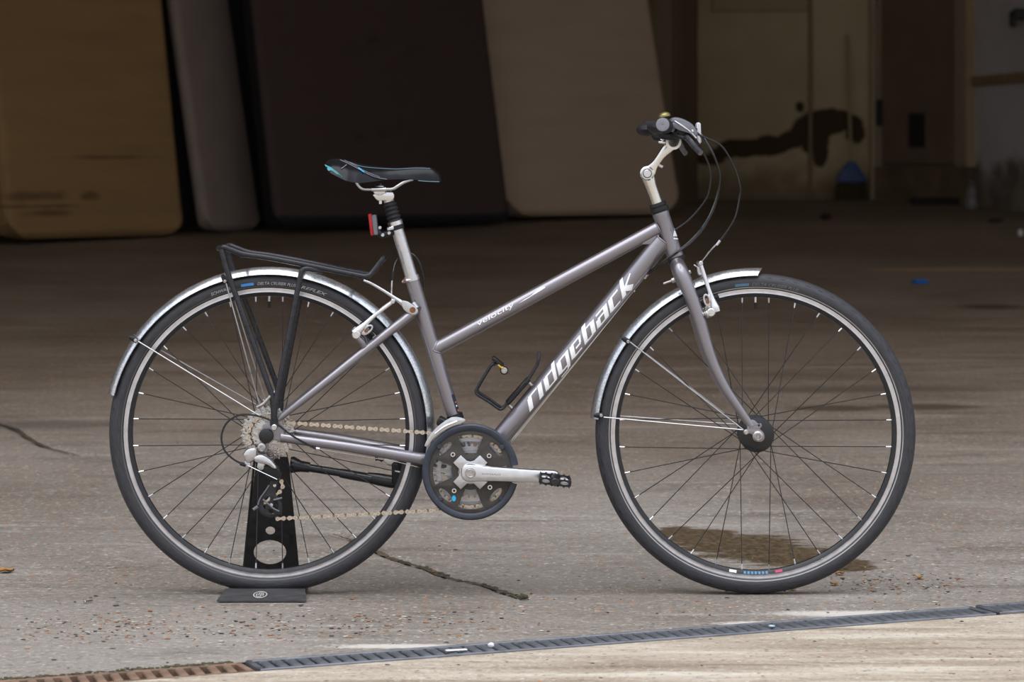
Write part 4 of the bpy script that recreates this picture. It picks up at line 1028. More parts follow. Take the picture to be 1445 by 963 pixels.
fk.tube([p(952, 360), p(957.5, 378)], R(10.4), 20); fk.tube([p(962, 388, -.034), Vector((p(962, 388, -.034).x, .034, p(962, 388, -.034).z))], R(9), 16)
FORK = part(fk, 'fork', M_paint, label='grey metallic fork with curved blades')
MB().disc(p(1006, 514, -.058), R(2.3), .003).obj('bolt', M_worn, FORK); MB().disc(p(1052.5, 610, -.061), R(3.6), .012).obj('bolt', M_worn, FORK)
mb = MB(); mb.tube([p(951, 395, -.03), p(936, 400.5, -.03)], R(1.6), 8); mb.disc(p(950, 395.5, -.03), R(3.6), .008, (1, 0, .4)); mb.obj('mudguard_bolt', M_worn, FORK); MB().disc(p(973, 384, -.02), R(3), .006, (1, 0, .4)).obj('bolt', M_worn, FORK)
def fdec(px, py, w, h_, m, name):
    q = p(px, py, -.0607); t = Matrix.Rotation(.28, 3, 'Y'); V = [q+t @ Vector((a*R(w)/2, 0, b_*R(h_)/2)) for a, b_ in ((-1, -1), (1, -1), (1, 1), (-1, 1))]
    return MB().add(V, [(0, 1, 2, 3)])
# ---- V-brakes
def vbrake(arm, pad, boss, y0, rimpad, label):
    for s in (-1, 1):
        def q(px, py, dy):
            v = p(px, py, -abs(dy)); return Vector((v.x, s*abs(dy), v.z))
        a = MB(); pts = [q(x, y, d) for x, y, d in arm]
        a.tube(cr(pts, 5), [R(2.6), R(2.8), R(3.0), R(3.6), R(6.2), R(6.4)], 12, flat=.7); B_ = part(a, 'brake_arm', M_silver, label=label)
        b0 = q(*boss); MB().disc(b0, R(6), .022, (pts[-1]-pts[-2]).cross(Vector((0, 1, 0))).cross(pts[-1]-pts[-2]) if 0 else (0, 1, 0), 16).obj('pivot', M_silver, B_)
        c = q(*pad); mb = MB(); dirr = (pts[0]-pts[-1]).normalized(); ang = math.atan2(dirr.x, dirr.z)
        o_ = circ(c.x, c.z, R(5.4), 20, R(10), -ang); i_ = circ(c.x+dirr.x*R(2), c.z+dirr.z*R(2), R(2.4), 12, R(5), -ang)
        mb = plate([o_, i_], s*(abs(pad[2])+.008), .006, .0015); mb.obj('pad_washer', M_satin, B_)
        MB().disc(Vector((c.x-dirr.x*R(2.2), s*(abs(pad[2])+.0095), c.z-dirr.z*R(2.2))), R(2.6), .008, n=10).obj('pad_bolt', M_rust, B_)
        r0, r1 = q(*rimpad[0]), q(*rimpad[1]); MB().tube([r0, (r0+r1)/2, r1], [.0055, .006, .0045], 10, flat=.8).obj('brake_pad', M_rubber, B_)
        MB().tube([Vector((c.x, s*abs(pad[2]), c.z)), Vector((c.x, s*.02, c.z))], .0035, 8).obj('pad_post', M_worn, B_)
vbrake([(988.5, 371.5, .040), (994, 389, .043), (1000, 408, .047), (1005, 422, .05), (1009, 434, .053), (1010.5, 440, .053)], (997.5, 424, .042), (1003, 441, .05), 0, ((1014, 418, .018), (985, 430, .018)), 'silver front brake arm')
vbrake([(555, 425.5, .040), (541, 436, .043), (527, 447, .047), (516, 457, .052), (505, 467, .056), (500, 471, .056)], (518.5, 465.5, .044), (503, 472.5, .052), 0, ((510, 455, .018), (527, 475, .018)), 'silver rear brake arm')
sp_ = MB()
for s in (-1, 1):
    for i in range(5):
        v = p(990+i*2.4, 444.5-i*.6, -.052); sp_.disc(Vector((v.x, s*.052, v.z)), R(4.4-.3*(i % 2)), .0028, (1, 0, .2), 12)
    v = p(999.5, 443, -.052); sp_.disc(Vector((v.x, s*.052, v.z)), R(6), .012, (1, 0, .2), 12)
part(sp_, 'brake_spring', M_worn)
# cable pinch across the arms
for (a, b_) in (((988.5, 371.5), (988, 371)), ((554.5, 425.5), (553, 425))):
    v = p(*a, -.04); mb = MB(); mb.tube([Vector((v.x, -.048, v.z)), Vector((v.x, .048, v.z))], .0022, 8); mb.disc(Vector((v.x, -.05, v.z)), R(3.2), .006, n=10); part(mb, 'cable_bolt', M_satin)
mb = MB(); mb.tube(cr([p(985.5, 378, -.02), p(986, 385, -.02), p(988, 388, -.02)], 3), R(2.4), 8); mb.tube([p(979, 374, -.01), p(986, 379, -.01)], R(1.2), 6); part(mb, 'noodle_clip', M_satin)
# rear brake cable: loop behind the seat post down to the noodle
cable([(598, 405), (597.5, 392), (593, 374), (586, 362), (576, 357), (566, 360), (558, 371), (554.5, 385)], [.02, .02, .02, .022, .025, .02, .01, .0])
mb = MB(); mb.tube(cr([p(554.3, 385), p(553, 400), p(552.5, 414), p(553.5, 424)], 4), .0019, 8); ndo = part(mb, 'brake_noodle', M_silver); MB().tube([p(554.5, 383), p(554, 396)], .0034, 8).obj('rubber_boot', M_rubber, ndo)
# ---- seat post, saddle
mb = MB(); sdir = (ST0-ST1).normalized(); SP = ST0-sdir*.03; SPt = p(557.5, 312)
mb.tube([SP, p(560.5, 323.5)], .0138, 24); POST = part(mb, 'seat_post', M_satin, label='satin silver seat post')
ga = p(560, 322); gb = p(549, 284.5); g = MB(); gd = gb-ga; L = gd.length; prof = [(.011, 0)]
for i in range(41): prof.append((.0150-.0018*(i/40)+.0016*math.sin(i*2*PI/8), L*(.22+.76*i/40)))
prof.append((.010, L)); g.ring(prof, ga, gd, 24); g.obj('gaiter', M_rubber, POST)
mb = MB(); c = ga+gd.normalized()*.004; mb.tube([c-gd.normalized()*.008, c+gd.normalized()*.002], .0162, 22); mb.obj('light_clamp', M_black, POST)
mb = MB(); c = ga+gd.normalized()*.011; mb.tube([c-gd.normalized()*.005, c+gd.normalized()*.005], .0163, 22); mb.bbox(p(551, 322.5, -.013), (.016, .010, .0085), .002, Matrix.Rotation(-.2, 3, 'Y')); mb.disc(p(549.5, 322.8, -.019), R(2.3), .004); mb.obj('collar', M_silver, POST)
mb = MB(); hdp = gd.normalized(); mb.tube([gb-hdp*.004, gb+hdp*.006, gb+hdp*.019, gb+hdp*.022], [.0115, .0118, .0115, .009], 18)
o_ = rounded(pxs([(526, 275), (535, 271), (552, 270), (557, 277), (552, 284), (541, 283), (533, 283)], 0), 3); a_ = plate([o_], 0, .026, .003); mb.add(a_.v, a_.f)
mb.tube([p(524.5, 267, -.024), p(545, 267, -.024)], R(3.6), 10, flat=.9); mb.tube([Vector((*p(524.5, 267, -.024).xz, 0)).xzy+Vector((0, .024, 0)), Vector((*p(545, 267, -.024).xz, 0)).xzy+Vector((0, .024, 0))], R(3.6), 10)
o_ = rounded(pxs([(526, 268), (530, 261.5), (536, 260), (542, 262), (545, 268), (541, 275), (530, 275)], 0), 3); a_ = plate([o_], 0, .034, .004); mb.add(a_.v, a_.f)
mb.tube([p(536, 260, 0), p(537, 288, 0)], R(2.6), 8); mb.obj('saddle_clamp', M_silver, POST)
# saddle body: lofted along its length
top = [(458.5, 232), (463, 226.5), (470, 224), (480, 224), (492, 226.5), (508, 231), (525, 234), (545, 236), (565, 236.5), (590, 235.2), (605, 236), (614, 239.5), (620, 246), (622.5, 253)]
bot = [(458.5, 234), (463, 240), (470, 244.5), (480, 249.5), (492, 255), (508, 258), (525, 256.5), (545, 254), (565, 253), (590, 254), (605, 255.5), (614, 256), (620, 256.5), (622.5, 256.5)]
wid = [.030, .055, .068, .074, .076, .070, .056, .038, .028, .023, .021, .020, .016, .008]
V = []; F = []; n_ = 18
tt = cr([p(*a) for a in top], 4); bb = cr([p(*a) for a in bot], 4); ww = np.interp(np.linspace(0, 1, len(tt)), np.linspace(0, 1, len(wid)), wid)
for i, (a, b_) in enumerate(zip(tt, bb)):
    w = ww[i]; hgt = max(.002, a.z-b_.z)
    for k in range(n_+1):
        x = -1+2*k/n_; zz = (1-abs(x)**2.6)**(.75) if abs(x) < 1 else 0
        trough = .0035*math.exp(-(x/.16)**2)*(1 if 4 < i < 40 else 0)
        V.append(Vector((a.x, x*w, b_.z+hgt*zz-trough*0)))
    for k in range(5):
        x = 1-2*(k+.5)/5; V.append(Vector((a.x, x*w*.93, b_.z+.003+hgt*.25*(1-x*x))))
row = n_+6
for i in range(len(tt)-1):
    for k in range(row): F.append((i*row+k, i*row+(k+1) % row, (i+1)*row+(k+1) % row, (i+1)*row+k))
F += [tuple(range(row)), tuple((len(tt)-1)*row+k for k in range(row))]
SAD = MB().add(V, F).obj('saddle', M_saddle, BIKE, angle=60, label='black padded saddle with teal trim')
M_tealp = mat('pale_teal_piping', (.12, .24, .27), .4, 0, .1, 80)
# piping lines and rear flash on the saddle side
def sadpt(px, py):     # project pixel on the camera-side flank of the saddle
    best = p(px, py, 0)
    i = min(range(len(tt)), key=lambda j: abs(tt[j].x-best.x)); w = ww[i]; hgt = max(.002, tt[i].z-bb[i].z)
    for _ in range(4):
        zz = min(.99, max(0.02, (best.z-bb[i].z)/hgt)); x = (1-zz**(1/.75))**(1/2.6); best = p(px, py, -x*w-.0008)
    return best
for q, r_, m_ in (([(480, 225.5), (492, 231), (505, 238), (520, 246), (533, 251), (546, 253)], .0008, M_ltgrey), ([(486, 226), (500, 233), (512, 240), (524, 245.5), (536, 250)], .0007, M_ltgrey), ([(494, 229), (503, 233), (516, 236), (535, 237.5), (560, 239), (585, 237), (607, 238)], .0007, M_tealp), ([(506, 237), (510, 240.5), (514, 243)], .0016, M_cyan), ([(482, 238), (486, 235), (489, 232.5)], .0010, M_ltgrey), ([(590, 255), (604, 256.3), (620, 256.7)], .0008, M_tealp)):
    ln = [sadpt(*a) for a in [(v.x, v.y) for v in cr([Vector((*z_, 0)) for z_ in q], 8)]]
    for _ in range(14): ln = [ln[0]]+[(ln[i-1]+ln[i]*2+ln[i+1])/4 for i in range(1, len(ln)-1)]+[ln[-1]]
    MB().tube([v+Vector((0, -.0012, 0)) for v in ln], r_, 6).obj('saddle_piping', m_, SAD)
fp = [(458, 232.5), (462, 238.5), (472, 244.5), (486, 251.5), (478, 247.5), (466, 240.5)]
t_ = MB(); V = [p(458, 232, -.038), p(463, 240.5, -.06), p(474, 246, -.069), p(486, 252, -.0735), p(479, 245.5, -.0745), p(467, 236, -.063)]
t_.add(V+[v+Vector((0, .003, 0)) for v in V], [tuple(range(6)), tuple(range(11, 5, -1))]+[(i, (i+1) % 6, 6+(i+1) % 6, 6+i) for i in range(6)]); t_.obj('teal_flash', M_teal, SAD, smooth=False)
rl = MB()
for s in (-1, 1):
    z = [p(a, b_, -.022) for a, b_ in ((502, 254), (505, 260), (510, 265.5), (517, 267), (530, 267), (545, 267), (554, 266.5), (560, 263), (570, 257), (582, 253))]
    rl.tube(cr([Vector((v.x, s*(.022+.012*max(0, (len(z)/2-i)/5)-.006*max(0, (i-7)/3)), v.z)) for i, v in enumerate(z)], 4), .0036, 10)
rl.obj('saddle_rail', M_satin, SAD)
# seat clamp
cl = MB(); cl.tube([p(580.2, 389.5), p(582, 396.5)], R(11), 22); cl.bbox(p(575, 396, -.010), (.026, .014, .0085), .003, Matrix.Rotation(-.22, 3, 'Y')); sc_ = part(cl, 'seat_clamp', M_satin); MB().disc(p(571, 397, -.018), R(2.2), .004).obj('clamp_screw', M_rust, sc_)
# ---- rear light
lb = MB(); lb.tube(cr([p(556, 327.5, -.004), p(549, 329, -.006), p(540, 332, -.006), p(535, 329, -.006), p(533.5, 320, -.004)], 4), [R(5), R(4.6), R(4.6), R(4.4), R(3)], 12); LT = part(lb, 'tail_light', M_black, label='red tail light on black bracket')
MB().bbox(p(529.2, 317.5), (.011, .044, .044), .002, Matrix.Rotation(-.12, 3, 'Y')).obj('light_body', M_greyplast, LT)
MB().bbox(p(524, 317), (.007, .05, .048), .002, Matrix.Rotation(-.12, 3, 'Y')).obj('lens', M_red, LT)
for q in ((549, 329, -.015), (540, 332, -.015), (536, 321.5, -.010)): MB().disc(p(*q), R(2.5), .004).obj('screw', M_satin, LT)
# ---- mudguards
def guard(c, a0, a1, label, tipcut):
    mb = MB(); prof = []
    for i in range(13):
        t = -1+2*i/12; prof.append((R(223.8)+(R(234)-R(223.8))*(1-abs(t)**2.0), t*.0245))
    prof = prof+[(r_-.0013, y*.95) for r_, y in reversed(prof)]
    # ring() runs its angle in the plane X, Z with Z = X x axis
    mb.ring(prof, c, (0, 1, 0), 90, True, math.radians(a0), math.radians(a1)); k = len(prof)
    if tipcut:
        for i in range(2*k):
            v = mb.v[i]-c; r_ = math.hypot(v.x, v.z); t = math.radians(tipcut)*(R(234)-r_)/R(10)*(1 if i < k else .4)
            mb.v[i] = c+Vector((v.x*math.cos(t)-v.z*math.sin(t), v.y, v.x*math.sin(t)+v.z*math.cos(t)))
    return mb
MGR = guard(REAR, -9, 166.3, '', 0).obj('mudguard', M_mud, BIKE, angle=50, label='silver rear mudguard')
MGF = guard(FRONT, 87.6, 174.6, '', 2.2).obj('mudguard', M_mud, BIKE, angle=50, label='silver front mudguard')
M_stay = mat('stay_steel', (.40, .39, .39), .35, .95, .1, 60)
def stay(A, B, y0, y1, par, hub=None):
    for s in (-1, 1):
        a = p(*A, -y0); b_ = p(*B, -y1); a = Vector((a.x, s*y0, a.z)); b_ = Vector((b_.x, s*y1, b_.z))
        MB().tube([a, a+(b_-a)*.06, a+(b_-a)*.94, b_], .0016, 6).obj('stay', M_stay, par)
def clip(px, py, ang, par, y0=.027):
    for s in (-1, 1):
        v = p(px, py, -y0); v = Vector((v.x, s*y0, v.z)); d = Vector((math.cos(ang), 0, -math.sin(ang)))
        k = MB(); k.tube([v-d*.011, v-d*.004, v+d*.008], [.003, .0058, .006], 10, flat=.7); k.obj('stay_clip', M_black, par)
        MB().disc(v+d*.005+Vector((0, s*.005, 0)), R(2.4), .005, n=10).obj('clip_screw', M_worn, par)
stay((889, 483), (1049, 607), .029, .060, MGF); stay((852, 589.2), (1048, 607), .029, .060, MGF); clip(883.5, 480.5, .55, MGF); clip(845, 586.5, 0, MGF)
stay((195, 482), (371, 590), .029, .072, MGR); stay((319, 400), (372, 592), .029, .070, MGR); clip(189, 479, .5, MGR); clip(316.5, 394, 1.2, MGR)
# ---- rack
RK = MB(); yb = .058
for s in (-1, 1):
    def q(px, py, y): v = p(px, py, -y); return Vector((v.x, s*y, v.z))
    RK.tube(cr([q(312, 351, .05), q(316, 349, yb), q(326, 352.5, yb), q(345, 359, yb), q(380, 364, yb), (q(440, 375.5, yb)), q(505, 388.5, yb), q(516, 390, yb), q(523, 387, yb-.004), q(532, 376, yb-.008), q(541, 364.5, yb-.01)], 5), R(4.0), 12)
RK.tube(cr([q(312, 351, .05), Vector((p(310.5, 350).x, .03, p(310.5, 350).z)), Vector((p(310.5, 350).x, -.03, p(310.5, 350).z)), Vector((q(312, 351, .05).x, -.05, q(312, 351, .05).z))], 5), R(4.0), 12)
for px, py in ((345, 359), (430, 373.8), (510, 389.5)): RK.tube([Vector((p(px, py).x, -yb, p(px, py).z-.002)), Vector((p(px, py).x, yb, p(px, py).z-.002))], R(3), 10)
RACK = part(RK, 'pannier_rack', M_gun, label='black tubular pannier rack over the rear wheel')
for s in (-1, 1):
    def q(px, py, y): v = p(px, py, -y); return Vector((v.x, s*y, v.z))
    MB().tube(cr([q(313, 352, .058), q(315, 362, .06), q(323, 390, .062), (q(350, 464, .07)), q(379, 545, .078), q(384, 562, .079), q(386, 580, .079), q(387.5, 603, .077)], 5), [R(4)]*7+[R(5.4)], 12, flat=.8).obj('rack_leg', M_gun, RACK)
    MB().tube(cr([q(456, 383, .056), q(445, 381, .059), q(433, 379.5, .061), q(427, 382, .062), q(423.5, 392, .063), q(408, 470, .070), q(391, 556, .079), q(388, 575, .080), q(386, 601, .079)], 5), [R(3.8)]*8+[R(5)], 12, flat=.8).obj('rack_leg', M_gun, RACK)
    MB().tube([q(363, 575, .076), q(372, 570, .079), q(382, 559, .080)], R(2.6), 8).obj('rack_bracket', M_worn, RACK)
    MB().disc(q(387, 603.5, .084), R(4.2), .007, n=12).obj('rack_bolt', M_satin, RACK)
sr = MB(); sr.tube(cr([p(513, 396, -.02), p(525, 401, -.02), p(545, 413, -.021), p(560, 423, -.022), p(572, 431, -.026)], 4), [.0022, .0028, .0032, .004, .0062], 10, flat=.6); o_ = rounded(pxs([(566, 424), (576, 426), (589, 436), (588, 443), (580, 444), (569, 436)], -.03), 3)
a_ = plate([o_], -.030, .004, .001); sr.add(a_.v, a_.f); so = sr.obj('rack_strut', M_satin, RACK); MB().disc(p(582.3, 437.5, -.035), R(4.2), .007, n=14).obj('strut_bolt', M_rust, RACK)
# ---- crankset
cx, cz = BB.x, BB.z
def pol(a, r_): return (cx+R(r_)*math.cos(a), cz+R(r_)*math.sin(a))
d2 = math.radians
def window(ac, da, r0, r1, n=8):
    o_ = [pol(d2(ac-da+2*da*i/n), r1) for i in range(n+1)]+[pol(d2(ac+da*.85-1.7*da*i/n), r0) for i in range(n+1)]; return o_
g = MB()
for j, (N, r_, y) in enumerate(((48, 62.8, -.068), (38, 49.7, -.060), (28, 36.6, -.052))):
    pl_ = plate([gear(cx, cz, R(r_), N, .03*j, .003, .0035), circ(cx, cz, R((54, 41.5, 24)[j]), 40)], y, .0022, .0004)
    if j == 0: CR = pl_.obj('crankset', M_ring, BIKE, label='triple crankset with black chainguard')
    else: pl_.obj('chainring', M_ring, CR)
# guard: inner plate with windows, outer rim with a gap for the arm
wins = [window(90, 20, 25, 52), window(180, 20, 25, 52), window(270, 20, 25, 52), window(0, 10, 25, 52)]
for a in (137, 42, 223, 318): 
    c_ = pol(d2(a), 47.5); wins.append(circ(*c_, R(12), 18, R(5), d2(a+90)))
plate([circ(cx, cz, R(59), 72), circ(cx, cz, R(17), 30)]+wins, -.0745, .003, .0006).obj('guard_plate', M_guardin, CR)
mb = MB(); prof = [(R(57), -.0725), (R(58), -.078), (R(61), -.081), (R(65), -.0805), (R(67.2), -.077), (R(67.4), -.070), (R(64), -.0715)]
mb.ring(prof, BB, (0, -1, 0) if 0 else (0, 1, 0), 90, True, d2(8.5), d2(345)); mb.obj('chainguard', M_guard, CR)
for a in (141, 38, 222, 319):
    tb = MB(); c_ = pol(d2(a), 56); tb.disc(Vector((c_[0], -.0765, c_[1])), R(3.6), .006, n=14); tb.obj('guard_tab', M_guard, CR)
for a in (135, 41, 229, 322):
    c_ = pol(d2(a), 34.5); bq = MB(); bq.ring([(R(1.6), -.0765), (R(1.8), -.0795), (R(3.3), -.0795), (R(3.8), -.0775), (R(3.8), -.074)], Vector((c_[0], 0, c_[1])), n=14); bq.obj('chainring_bolt', M_silver, CR)
c_ = pol(d2(238), 43.5); plate([circ(*c_, R(2.8), 16, R(4.2))], -.0764, .0006).obj('blue_mark', M_cyan, CR)
# spider and arm
ang = math.atan2(-(672-666.5), 781-663.5)
def loc(u, v): return (cx+math.cos(ang)*R(u)-math.sin(ang)*R(v), cz+math.sin(ang)*R(u)+math.cos(ang)*R(v))
spd = []
for a, w in ((45, 26), (90, 13), (135, 26), (180, 13.5), (225, 26), (270, 13), (315, 26), (0, 14)):
    if w > 20: spd += [pol(d2(a-16), 27.5), pol(d2(a+16), 27.5)]
    else: spd += [pol(d2(a-17), 17), pol(d2(a), 15), pol(d2(a+17), 17)]
so = sorted(spd, key=lambda q: math.atan2(q[1]-cz, q[0]-cx))
SPD = plate([so], -.0795, .007, .0015).obj('spider', M_satin, CR)
arm = [loc(-13, 0), loc(-11.5, 7.5), loc(-5, 12), loc(5, 12.2), loc(18, 11), loc(40, 10), loc(70, 9.2), loc(95, 8.8), loc(112, 9.2), loc(121, 7.5), loc(126, 0), loc(121, -7), loc(112, -9), loc(95, -9), loc(70, -9.8), loc(40, -10.2), loc(18, -11), loc(5, -12.2), loc(-5, -12), loc(-11.5, -7.5)]
M_arm = mat('satin_crank_alloy', (.70, .70, .72), .33, 1., .05, 60, rvar=.05)
a_ = plate([rounded(arm, 3)], -.091, .016, .0055); ARM = a_.obj('crank_arm', M_arm, CR)
mb = MB(); mb.disc(Vector((cx, -.0995, cz)), R(7.6), .003, n=26); mb.ring([(R(4.6), -.1012), (R(5.2), -.1018), (R(5.8), -.1012)], BB, n=22); mb.obj('crank_cap', M_worn, CR)
me = text_mesh('SHIMANO', 1, .25, 0); mx = max(v.co.x for v in me.vertices); t = MB(); L_ = 27
V = []
for v in me.vertices:
    a = loc(15+v.co.x/mx*L_, -1.5+v.co.y*3.6); V.append((a[0], -.0994, a[1]))
t.add(V, [tuple(q.vertices) for q in me.polygons]); t.obj('lettering', mat('worn_grey_print', (.18, .18, .19), .5), CR, smooth=False)
# left arm and pedals
la = MB(); mirr = [(2*cx-x, 2*cz-z) for x, z in rounded(arm, 3)]; plate([mirr], .091, .016, .004).obj('crank_arm', M_arm, CR)
MB().tube([BB+Vector((0, -.09, 0)), BB+Vector((0, .09, 0))], .009, 14).obj('spindle', M_worn, CR)
def pedal(ux, s):
    ex = loc(ux, 0); c = Vector((ex[0], s*.150, ex[1])); tilt = .12
    Rt = Matrix.Rotation(tilt, 3, 'Y'); pb = MB()
    pb.tube([Vector((ex[0], s*.098, ex[1])), Vector((ex[0], s*.196, ex[1]))], [.009, .008], 14)
    P_ = pb.obj('pedal', M_black, BIKE, label='black toothed cage pedal')
    w, d_ = .032, .042
    # near and far toothed plates
    for yy in (-d_, d_):
        up_ = []; lo_ = []; k = 5
        for i in range(k*4+1):
            t_ = -1+2*i/(k*4); z_ = (0.010 if i % 4 == 0 else .0072); up_.append((t_*w, z_)); lo_.append((t_*w, -z_))
        ol = up_+lo_[::-1]; ol = [(c.x+(Rt @ Vector((a, 0, b_))).x, c.z+(Rt @ Vector((a, 0, b_))).z) for a, b_ in ol]
        hl = []
        for h0 in (-.62, .62):
            v = Rt @ Vector((h0*w, 0, 0)); hl.append(circ(c.x+v.x, c.z+v.z, .0085, 12, .0035, -tilt))
        plate([ol]+hl, c.y+yy, .003, .0005).obj('cage_plate', M_black, P_)
    for sx_ in (-1, 1):
        v = c+Rt @ Vector((sx_*w, 0, 0)); MB().bbox(v, (.004, d_*2, .012), .001, Rt).obj('cage_end', M_black, P_)
        MB().bbox(c+Rt @ Vector((sx_*w*.62, 0, 0)), (.018, .006, .010), .002, Rt).obj('reflector', M_clear, P_)
    MB().disc(c+Vector((0, s*d_*1.04, 0)), .0085, .006, n=16).obj('pedal_cap', M_gloss, P_)
pedal(117, -1); pedal(-117, 1)
# ---- front derailleur
fdo = rounded(pxs([(599, 629), (603, 620), (611, 609), (622, 599), (637, 589.5), (650, 590), (657, 593), (652, 597), (640, 601), (628, 607), (617, 614), (608, 623), (603, 630)], -.07), 2)
fd = plate([fdo], -.078, .0025, .0008); FD = part(fd, 'shifting_cage', M_satin, label='silver front derailleur cage')
plate([fdo], -.062, .0025, .0008).obj('inner_plate', M_satin, FD)
mb = MB(); mb.tube(cr([p(614, 612.5, -.08), p(628, 602, -.08), p(645, 595, -.08)], 4), R(1.6), 6); mb.obj('cage_rib', M_white if 0 else M_silver, FD)
mb = MB(); mb.tube([p(641, 585), p(645, 597)], R(11.6), 20); mb.bbox(p(628, 598, -.03), (.035, .05, .018), .003, Matrix.Rotation(.5, 3, 'Y')); mb.obj('cage_clamp', M_black, FD)
# ---- rear derailleur
H = p(369.5, 631, -.078)
rd = MB(); rd.ring([(1e-5, -.008), (R(1.6), -.008), (R(1.8), -.0115), (R(3.2), -.0115), (R(3.4), -.010), (R(5.6), -.009), (R(6.4), -.007), (R(6.6), .012)], H, n=22); RD = part(rd, 'derailleur', M_worn, label='silver and black rear derailleur')
o_ = rounded(pxs([(343, 641), (348, 634), (357, 631), (362.5, 632.5), (363, 640), (361, 647), (355, 652), (348, 652)], -.09), 4); plate([o_], -.091, .024, .006).obj('knuckle', M_satin, RD)
o_ = rounded(pxs([(358, 646), (364, 641.5), (373, 642), (382, 647.5), (389, 655), (391.5, 661), (386, 661), (378, 656), (369, 653.5), (361, 651.5)], -.09), 4); plate([o_], -.096, .016, .005).obj('link_plate', M_satin, RD)
o_ = rounded(pxs([(345, 650), (352, 652), (354, 657), (350, 661), (345, 656)], -.09), 3); plate([o_], -.088, .010, .003).obj('cable_arm', M_satin, RD)
o_ = rounded(pxs([(364, 652), (373, 653), (374, 660), (369, 664), (363, 660)], -.085), 3); plate([o_], -.084, .012, .003).obj('link_block', M_satin, RD)
o_ = rounded(pxs([(372, 657), (384, 656), (393, 659), (397, 666), (394, 676), (385, 679), (375, 671)], -.085), 4); plate([o_], -.083, .024, .006).obj('lower_knuckle', M_black, RD)
M_cage = mat('derailleur_cage_paint', (.022, .022, .025), .28, .3, .2, 60)
o_ = rounded(pxs([(383, 674), (391, 676), (392, 685), (389, 697), (394, 704), (397, 712), (397, 725), (391, 729), (383, 731), (373, 728.5), (366, 722), (364, 712), (367, 703), (375, 692), (380, 683)], -.08), 4)
h1 = rounded(pxs([(371, 713), (374, 705), (380, 701), (381, 706), (375, 712), (374, 719)], -.08), 3); h2 = rounded(pxs([(386, 704), (391, 708), (392.5, 716), (389, 722), (386, 716)], -.08), 3); h3 = rounded(pxs([(379, 724), (386, 725.5), (384, 720), (379, 719.5)], -.08), 3)
plate([o_, h1, h2, h3], -.079, .0025, .0008).obj('cage_plate', M_cage, RD); plate([o_, h1, h2, h3], -.066, .0025, .0008).obj('cage_plate', M_cage, RD)
for (px, py, r_, N) in ((383.5, 712.5, 13.2, 11), (388, 685, 11, 11)):
    q = p(px, py, -.073); holes = [circ(q.x+R(r_*.58)*math.cos(a), q.z+R(r_*.58)*math.sin(a), R(r_*.2), 8) for a in np.arange(5)*2*PI/5]
    PU = plate([gear(q.x, q.z, R(r_), N, .1)]+holes, -.0725, .006, .0008).obj('pulley', M_black, RD)
    MB().disc(Vector((q.x, -.0815, q.z)), R(2.4), .004, n=10).obj('pulley_bolt', M_satin, RD)
mb = MB(); mb.tube(cr([p(371, 705, -.082), p(378, 711, -.083), p(386, 718, -.083), p(394, 722, -.082)], 4), R(1.2), 6); mb.tube(cr([p(380, 685, -.082), p(374, 694, -.083), p(367, 704, -.082), p(364, 713, -.082)], 4), R(1.1), 6); mb.tube([p(386, 706, -.082), p(398, 703, -.082)], R(1.3), 6); mb.tube([p(357.5, 719.5, -.080), p(364, 715, -.080)], R(2.3), 8); mb.obj('cage_rib', M_greyplast, RD)
cable([(447, 633.5), (442, 632), (412, 615), (391, 599), (370, 589), (350, 585.5), (334, 587.5), (319, 598.5), (312.5, 617), (316.5, 635), (327.5, 647), (341, 655)], [-.067, -.068, -.085, -.092, -.095, -.096, -.096, -.096, -.096, -.095, -.093, -.09], 'shift_cable')
mb = MB(); mb.tube([p(339, 654.5, -.09), p(347, 657, -.09)], R(2.6), 8); MB_o = part(mb, 'barrel_adjuster', M_black); mb = MB(); mb.tube([p(349, 657, -.095), p(391, 677, -.096)], .0011, 6); part(mb, 'inner_cable', M_silver)
# ---- chain
mi_ = []
def chain(path, first=0):
    global mi_
    P_ = [Vector(a) for a in path]; L = [0]
    for a, b_ in zip(P_[:-1], P_[1:]): L.append(L[-1]+(b_-a).length)
    def at(s):
        i = min(len(L)-2, max(0, int(np.searchsorted(L, s)-1))); t = (s-L[i])/max(1e-9, L[i+1]-L[i]); return P_[i].lerp(P_[i+1], min(1, t))
    n_ = int(L[-1]/.0127); out = MB()
    for i in range(n_):
        a, b_ = at(i*.0127), at((i+1)*.0127); d = (b_-a).normalized(); ang = math.atan2(d.z, d.x)
        for s in (-1, 1):
            off = .0036 if i % 2 == 0 else .0021; V = []; k = 6; rp_ = .0046 if i % 2 == 0 else .0041
            for (c, a0) in ((a, ang+PI/2), (b_, ang-PI/2)):
                for j in range(k+1):
                    t = a0+PI*j/k; V.append(Vector((c.x+rp_*math.cos(t), c.y+s*off, c.z+rp_*math.sin(t))))
            m_ = (a+b_)/2; nrm = Vector((-d.z, 0, d.x)); V.insert(k+1, m_-nrm*.0019+Vector((0, s*off, 0))); V.append(m_+nrm*.0019+Vector((0, s*off, 0)))
            n2 = len(V); V2 = [v+Vector((0, s*.0009, 0)) for v in V]
            out.add(V+V2, [tuple(range(n2)), tuple(range(2*n2-1, n2-1, -1))]+[(q, (q+1) % n2, n2+(q+1) % n2, n2+q) for q in range(n2)]); mi_ += [0 if i % 2 == 0 else 1]*(n2+2)
        n0 = len(out.f); out.tube([a+Vector((0, -.0052, 0)), a+Vector((0, .0052, 0))], .0021, 8); mi_ += [2]*(len(out.f)-n0); n0 = len(out.f)
        out.tube([a+Vector((0, -.0022, 0)), a+Vector((0, .0022, 0))], .0036, 8); mi_ += [1]*(len(out.f)-n0)
    return out
yc = -.060; ccx = (REAR.x, REAR.z); path = []
rr = R(26)
